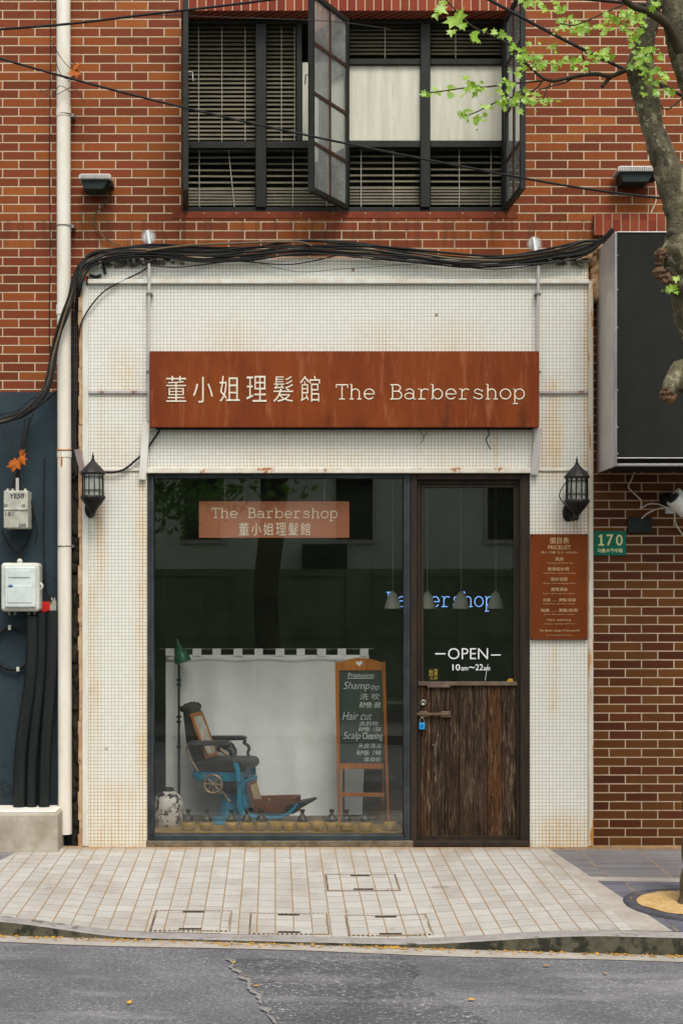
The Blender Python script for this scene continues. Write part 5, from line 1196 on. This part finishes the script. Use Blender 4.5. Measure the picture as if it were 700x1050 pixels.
# neon lettering and pendants deeper inside
Yn = 1.75; ne = thing('neon_sign', 'blue neon lettering glowing behind the white pendant lamps', 'neon sign', P(450, 626, Yn))
stroke_text('Barbershop', 395.5, 622, 11.2, Yn, .0048, 1.0, sy=1.25).build('neon_tube', M['neon'], ne)
b_ = MB()
for px in (400, 452, 504): b_.tube([P(px, 614, Yn), Vector((P(px, 0, Yn).x, Yn, rzt - .001))], .002, 5)
b_.pbox(395, 626.5, 512, 627.6, Yn + .01, Yn + .03); b_.build('carrier_rail', M['black'], ne)
Yp_ = 1.35; sp = S(Yp_); pend0 = None
for i, px in enumerate((402.5, 438, 472.5, 508)):
    c = P(px, 624, Yp_); lab = ['bell-shaped pendant lamp partly behind the window frame', 'bell-shaped pendant lamp beside the door frame over the neon', 'bell-shaped pendant lamp in the middle of the door glass', 'bell-shaped pendant lamp near the right edge of the door glass'][i]
    if pend0 is None:
        pend0 = thing('pendant_lamp', lab, 'pendant lamp', c, 'pendant lamps inside the shop')
        MB().lathe([(8.8*sp, 0), (8.5*sp, 1.2*sp), (7.8*sp, 4*sp), (6.6*sp, 8*sp), (5*sp, 12*sp), (4.2*sp, 15*sp), (2*sp, 16.6*sp), (.8*sp, 18*sp), (0, 18*sp)], c, 24).build('lamp_shade', M['pendant'], pend0)
        MB().lathe([(0, 1*sp), (2.6*sp, 2.4*sp), (2.2*sp, 6*sp), (1.2*sp, 9*sp), (0, 9.1*sp)], c, 12).build('bulb', M['bulb'], pend0)
        MB().tube([c + Vector((0, 0, 17.5*sp)), Vector((c.x, c.y, rzt - .001))], .003, 6).build('cord', M['cord'], pend0)
    else:
        o = copy_tree(pend0); o.location = c; o['label'] = lab
ct = thing('counter', 'dark counter with a pale top edge at the back of the shop', 'counter', (P(440, 0, 3.4).x, 3.6, FZ))
MB().box((P(372, 0, 3.4).x, 3.4, FZ), (P(545, 0, 3.4).x, 3.95, P(0, 722, 3.4).z)).build('counter_body', M['room_floor'], ct, .005)
MB().box((P(368, 0, 3.38).x, 3.37, P(0, 722, 3.4).z), (P(548, 0, 3.38).x, 4.0, P(0, 718.5, 3.4).z)).build('counter_top', M['alu_paint'], ct, .005)

# ================================================================ STREET TREE
def bark_mat():
    t = NT('plane_tree_bark'); n1 = t.noise(9, 5, .6, t.scaled((1, 1, .5))); n2 = t.noise(11, 4, .6)
    col = t.ramp(n1, [(.3, C(50, 46, 32)), (.44, C(80, 74, 52)), (.55, C(100, 92, 66)), (.64, C(146, 138, 108))])
    col = t.mix(t.m('MULTIPLY', t.sstep(n2, .56, .66), .7), col, C(92, 96, 56)); col = t.mix(t.m('MULTIPLY', t.sstep(t.noise(30, 5, .75), .56, .72), .6), col, C(54, 46, 34))
    fl = t.noise(13, 5, .6, t.scaled((1, 1, .7)), .6); col = t.mix(t.m('MULTIPLY', t.sstep(fl, .60, .63), .8), col, C(158, 152, 122)); col = t.mix(t.m('MULTIPLY', t.sstep(fl, .40, .37), .7), col, C(40, 38, 26))
    t.bump(t.m('ADD', t.m('ADD', t.noise(26, 5, .7), t.m('MULTIPLY', fl, .9)), t.m('MULTIPLY', n1, .8)), 1.0, .03); return t.done(col, .9)
M['bark'] = bark_mat()
M['twig'] = worn('dark_twig', C(66, 56, 40), C(48, 42, 32), 12, .9)
M['cutwood'] = worn('knot_wood', C(112, 84, 58), C(84, 62, 44), 14, .9, bump=.9, c=C(70, 48, 34), cthr=.56, cscale=14)
M['leaf'] = leaf_mat('spring_leaf', C(128, 172, 34), C(166, 198, 60))
M['leaf2'] = leaf_mat('street_foliage', C(84, 130, 44), C(110, 150, 60))
tr = thing('plane_tree', 'mottled plane tree with pruned knots and fresh green leaves at right edge', 'tree', (TX, TY, pz))
Yt = TY
def noisy(pts, rs, amp, seed, n=14, k=6):
    pp = cat(pts, k); rr_ = catr(rs, k); mb = MB(); mb.tube(pp, [r_ for r_ in rr_], n)
    ce = [p for p in pp for _ in range(n)]
    for i in range(len(ce)):
        d_ = mb.v[i] - ce[i]; mb.v[i] = ce[i] + d_ * (1 + amp * mnoise.noise(mb.v[i] * 6 + Vector((seed, 0, 0))) + amp * .6 * mnoise.noise(mb.v[i] * 17))
    nb_ = len(ce)
    for i in range(n): mb.v[nb_ + i] = mb.v[i]; mb.v[nb_ + n + i] = mb.v[nb_ - n + i]
    return mb
s1 = S(Yt)
base_p = Vector((TX, TY, pz - .02))
tk = noisy([base_p, base_p + Vector((.012, 0, .12)), P(721, 850, Yt), P(725, 700, Yt), P(730, 560, Yt), P(736, 450, Yt), P(730, 380, Yt), P(719, 320, Yt), P(706, 285, Yt)], [x*s1 for x in (24, 22, 21, 20, 20, 21, 23, 26, 24)], .16, 1, 18)
lm = noisy([P(712, 300, Yt), P(702, 265, Yt), P(698, 235, Yt), P(694, 208, Yt), P(688, 184, Yt), P(679, 160, Yt), P(670, 134, Yt), P(663, 110, Yt), P(657, 86, Yt), P(655, 66, Yt - .02), P(663, 38, Yt - .03), P(669, 8, Yt - .03), P(672, -40, Yt)], [x*s1 for x in (20, 23, 15, 13.5, 14.5, 14, 11.5, 12.5, 11.5, 13, 9, 8, 8)], .24, 4, 14)
l2 = noisy([P(728, 300, Yt + .03), P(730, 230, Yt + .05), P(726, 160, Yt + .03), P(716, 110, Yt), P(705, 70, Yt - .05), P(697, 30, Yt - .08), P(690, -30, Yt - .1)], [x*s1 for x in (16, 14, 13, 14, 13, 15, 15)], .2, 8, 12)
tk.add(lm.v, lm.f, True); tk.add(l2.v, l2.f, True)
for i, (x, y, r_) in enumerate(((696, 262, 18), (703, 250, 13), (691, 240, 8), (655, 72, 12), (700, 52, 12), (708, 392, 15), (718, 384, 18), (690, 278, 11))): tk.blob(P(x, y, Yt - .04), (r_*s1, r_*s1*.9, r_*s1), .45, i, sub=3)
tk.build('trunk', M['bark'], tr)
stub = noisy([P(716, 384, Yt), P(703, 384, Yt - .06), P(692, 390, Yt - .1), P(684, 403, Yt - .12)], [x*s1 for x in (17, 15, 12, 6)], .25, 12, 12); tk2 = stub.build('branch_stub', M['bark'], tr)
for grp in (((677, 261, 5.5), (676, 268, 4)), ((676, 280, 6), (682, 286, 5), (688, 290, 5)), ((682, 404, 6), (687, 408, 5))):
    kn = MB()
    for i, (x, y, r_) in enumerate(grp): kn.blob(P(x, y, Yt - .12), (r_*s1, r_*s1, r_*s1*1.1), .55, i + 20, sub=4, freq=2.2)
    for v in kn.v: v += Vector((mnoise.noise(v*40), mnoise.noise(v*40 + Vector((5, 0, 0))), mnoise.noise(v*40 + Vector((9, 0, 0))))) * .012
    kn.build('pruning_knot', M['cutwood'], tr)
b_ = noisy([P(697, 52, Yt - .1), P(690, 36, Yt - .15), P(680, 22, Yt - .2), P(664, 12, Yt - .22), P(648, 6, Yt - .25), P(638, -2, Yt - .3), P(630, -14, Yt - .3)], [x*s1 for x in (7, 5, 4.4, 4, 3.4, 2.8, 2.4)], .2, 3, 8)
b_.build('branch', M['twig'], tr)
twigs = MB()
TW = [([(656, 74), (642, 72), (626, 78), (612, 76), (596, 77), (578, 81), (566, 83), (556, 80), (548, 74)], 2.6, -.05), ([(590, 78), (580, 84), (566, 88), (552, 92)], 1.1, -.1),
      ([(626, 78), (619, 86), (617, 89)], 2.6, -.02), ([(560, 82), (545, 84), (520, 86), (500, 89), (478, 90), (456, 93), (440, 95)], 1.0, -.2), ([(556, 82), (548, 92), (530, 98), (510, 104), (490, 114), (480, 118)], 1.0, -.25),
      ([(556, 80), (540, 66), (527, 50), (512, 40), (498, 34), (484, 27), (470, 14), (452, -6)], 1.3, -.15), ([(660, 18), (648, 18), (640, 24), (630, 22)], 1.0, -.1), ([(606, 77), (600, 66), (596, 52)], .9, -.1),
      ([(640, 4), (622, 12), (604, 20), (588, 26), (574, 24)], 1.0, -.25), ([(652, 60), (660, 76), (674, 84), (690, 92)], 1.0, -.12), ([(566, 83), (560, 92), (556, 104)], .8, -.1), ([(680, 286), (688, 290), (694, 288)], .8, -.2), ([(700, 100), (684, 112), (676, 108)], .9, -.1)]
for pts, r_, dy in TW:
    pp = [P(x, y, Yt + dy * (i / len(pts)) * 2) for i, (x, y) in enumerate(pts)]
    twigs.tube(cat(pp, 5), [r_*s1*(1 - .55*i/(5*len(pts))) for i in range(5*(len(pts)-1) + 1)], 6)
twigs.build('twig', M['twig'], tr)
lv = MB()
def leaf_at(px, py, s_, dy=0.0):
    c = P(px, py, Yt - .2 + dy + rnd.uniform(-.15, .15)); a = rnd.gauss(-1.57, .9); tiltn = Vector((rnd.gauss(0, .45), -1, rnd.gauss(.45, .45))).normalized()
    uy = Vector((math.cos(a), 0, math.sin(a))); uy = (uy - tiltn*uy.dot(tiltn)).normalized(); leafshape(lv, c, s_*s1, uy.cross(tiltn), uy, rnd.uniform(.05, .4), 5 if rnd.random() < .7 else 3)
big = [(466, 18, 22), (449, 9, 13), (489, 40, 11), (484, 36, 9), (446, 15, 10), (516, 34, 9), (508, 33, 8), (521, 38, 8), (497, 30, 6), (463, 32, 10), (474, 26, 9), (488, 33, 9), (455, 2, 10)]
for x, y, s_ in big: leaf_at(x, y, s_)
cl = [(440, 96, 5, 3), (452, 93, 7, 4), (464, 91, 7, 5), (477, 87, 6, 4), (486, 90, 5, 4), (496, 88, 5, 3), (487, 118, 9, 8), (476, 116, 5, 4), (499, 113, 6, 5), (512, 98, 9, 9), (520, 90, 7, 6), (526, 104, 9, 9), (536, 97, 8, 7), (519, 84, 5, 3), (546, 102, 8, 7), (560, 103, 6, 6), (532, 70, 7, 5), (538, 52, 7, 6), (545, 60, 7, 6), (533, 62, 5, 4), (529, 50, 6, 4), (556, 66, 6, 5), (566, 47, 4, 3), (566, 65, 6, 5), (580, 60, 5, 4), (590, 62, 6, 5), (604, 56, 9, 8), (616, 57, 6, 6), (622, 56, 4, 4), (598, 66, 7, 5),
      (580, 28, 7, 6), (590, 25, 8, 8), (601, 26, 7, 8), (612, 27, 6, 7), (620, 30, 5, 4), (575, 21, 4, 4), (622, 18, 5, 5), (560, 6, 7, 6), (552, 2, 5, 4), (578, 10, 5, 4), (540, 4, 6, 4), (568, 3, 6, 4), (644, 22, 8, 9), (652, 14, 8, 8), (640, 14, 6, 6), (660, 26, 7, 7), (650, 34, 6, 6), (668, 4, 7, 5), (648, 42, 5, 5),
      (655, 52, 7, 7), (662, 60, 7, 8), (652, 64, 6, 6), (672, 70, 6, 5), (684, 92, 5, 4), (666, 82, 6, 6), (670, 92, 6, 5), (658, 74, 6, 5), (676, 56, 4, 3), (668, 48, 6, 5), (680, 80, 6, 5), (690, 293, 5, 5), (684, 297, 4, 3), (694, 284, 3, 2)]
for x, y, sp_, n_ in cl:
    for _ in range(n_): leaf_at(x + rnd.gauss(0, sp_*.6), y + rnd.gauss(0, sp_*.5), rnd.uniform(4.5, 8.5))
for x, y, sp_, n_ in cl:
    for _ in range(n_ // 2): leaf_at(x + rnd.gauss(0, sp_*.9), y + rnd.gauss(0, sp_*.7), rnd.uniform(2.5, 5))
lv.build('leaves', M['leaf'], tr)

# ================================================================ OTHER SIDE OF THE STREET (seen in the panes)
gw = worn('grey_rendered_wall', C(230, 238, 218), C(214, 224, 202), .8, .9)
ob = thing('opposite_building', 'grey rendered building across the street mirrored in the glass', 'building', (.5, -16, 0))
o_ = MB(); o_.box((-13, -16, -.1), (13, -22, 7.4)); o_.build('wall', gw, ob)
for X in (-4.5, -1.9, 1.0, 3.9, 6.6):
    for Z in (3.1, 5.6):
        fr = MB().box((X - .42, -15.999, Z - .08), (X + .42, -15.94, Z + 1.25)).build('window', M['trim_white'], ob)
        MB().box((X - .35, -15.938, Z), (X + .35, -15.93, Z + 1.15)).build('pane', M['black'], fr)
fw_ = MB(); fw_.box((-13, -13, -.1), (13, -13.2, 2.35)); fw_.box((-13, -12.94, 2.35), (13, -13.23, 2.47))
for k in range(14): fw_.box((-12.6 + k*1.9, -12.93, -.1), (-12.2 + k*1.9, -12.999, 2.349))
fw_.box((-13, -12.96, 1.3), (13, -12.998, 1.36))
single('boundary_wall', fw_, worn('dark_boundary_wall', C(134, 150, 118), C(104, 118, 92), 1.5, .9), 'dark boundary wall across the street mirrored in the glass', 'wall', (0, -13, 0))
ac = thing('air_conditioner', 'dark air conditioner above the boundary wall across the street', 'air conditioner', (.4, -15.7, 2.6))
MB().box((.0, -15.95, 2.5), (.85, -15.6, 3.0)).build('casing', M['dark_plate'], ac, .01)
ot = thing('street_tree', 'leafy plane tree across the street mirrored in the glass', 'tree', (-.62, -12.35, 0))
noisy([Vector((-.62, -12.35, -.06)), Vector((-.6, -12.35, .3)), Vector((-.66, -12.3, 2.0)), Vector((-.55, -12.3, 3.9)), Vector((-1.0, -12.2, 5.0)), Vector((-1.8, -12.1, 6.2))], [.27, .21, .2, .21, .14, .06], .15, 2, 14).build('trunk', M['twig'], ot)
noisy([Vector((-.58, -12.3, 3.7)), Vector((0, -12.3, 4.8)), Vector((.5, -12.2, 6.0))], [.14, .11, .05], .15, 5, 10).build('branch', M['twig'], ot)
lv = MB()
for i in range(90):
    c = Vector((rnd.gauss(-2.3, 1.0), rnd.gauss(-12.4, .4), rnd.uniform(3.35, 6.2)))
    for _ in range(26):
        q = c + Vector((rnd.gauss(0, .28), rnd.gauss(0, .28), rnd.gauss(0, .2))); u = Vector((rnd.gauss(0, 1), rnd.gauss(0, 1), rnd.gauss(0, .6))).normalized(); leafshape(lv, q, rnd.uniform(.10, .17), u.orthogonal(), u, .2, 3)
lv.build('crown', M['leaf2'], ot)
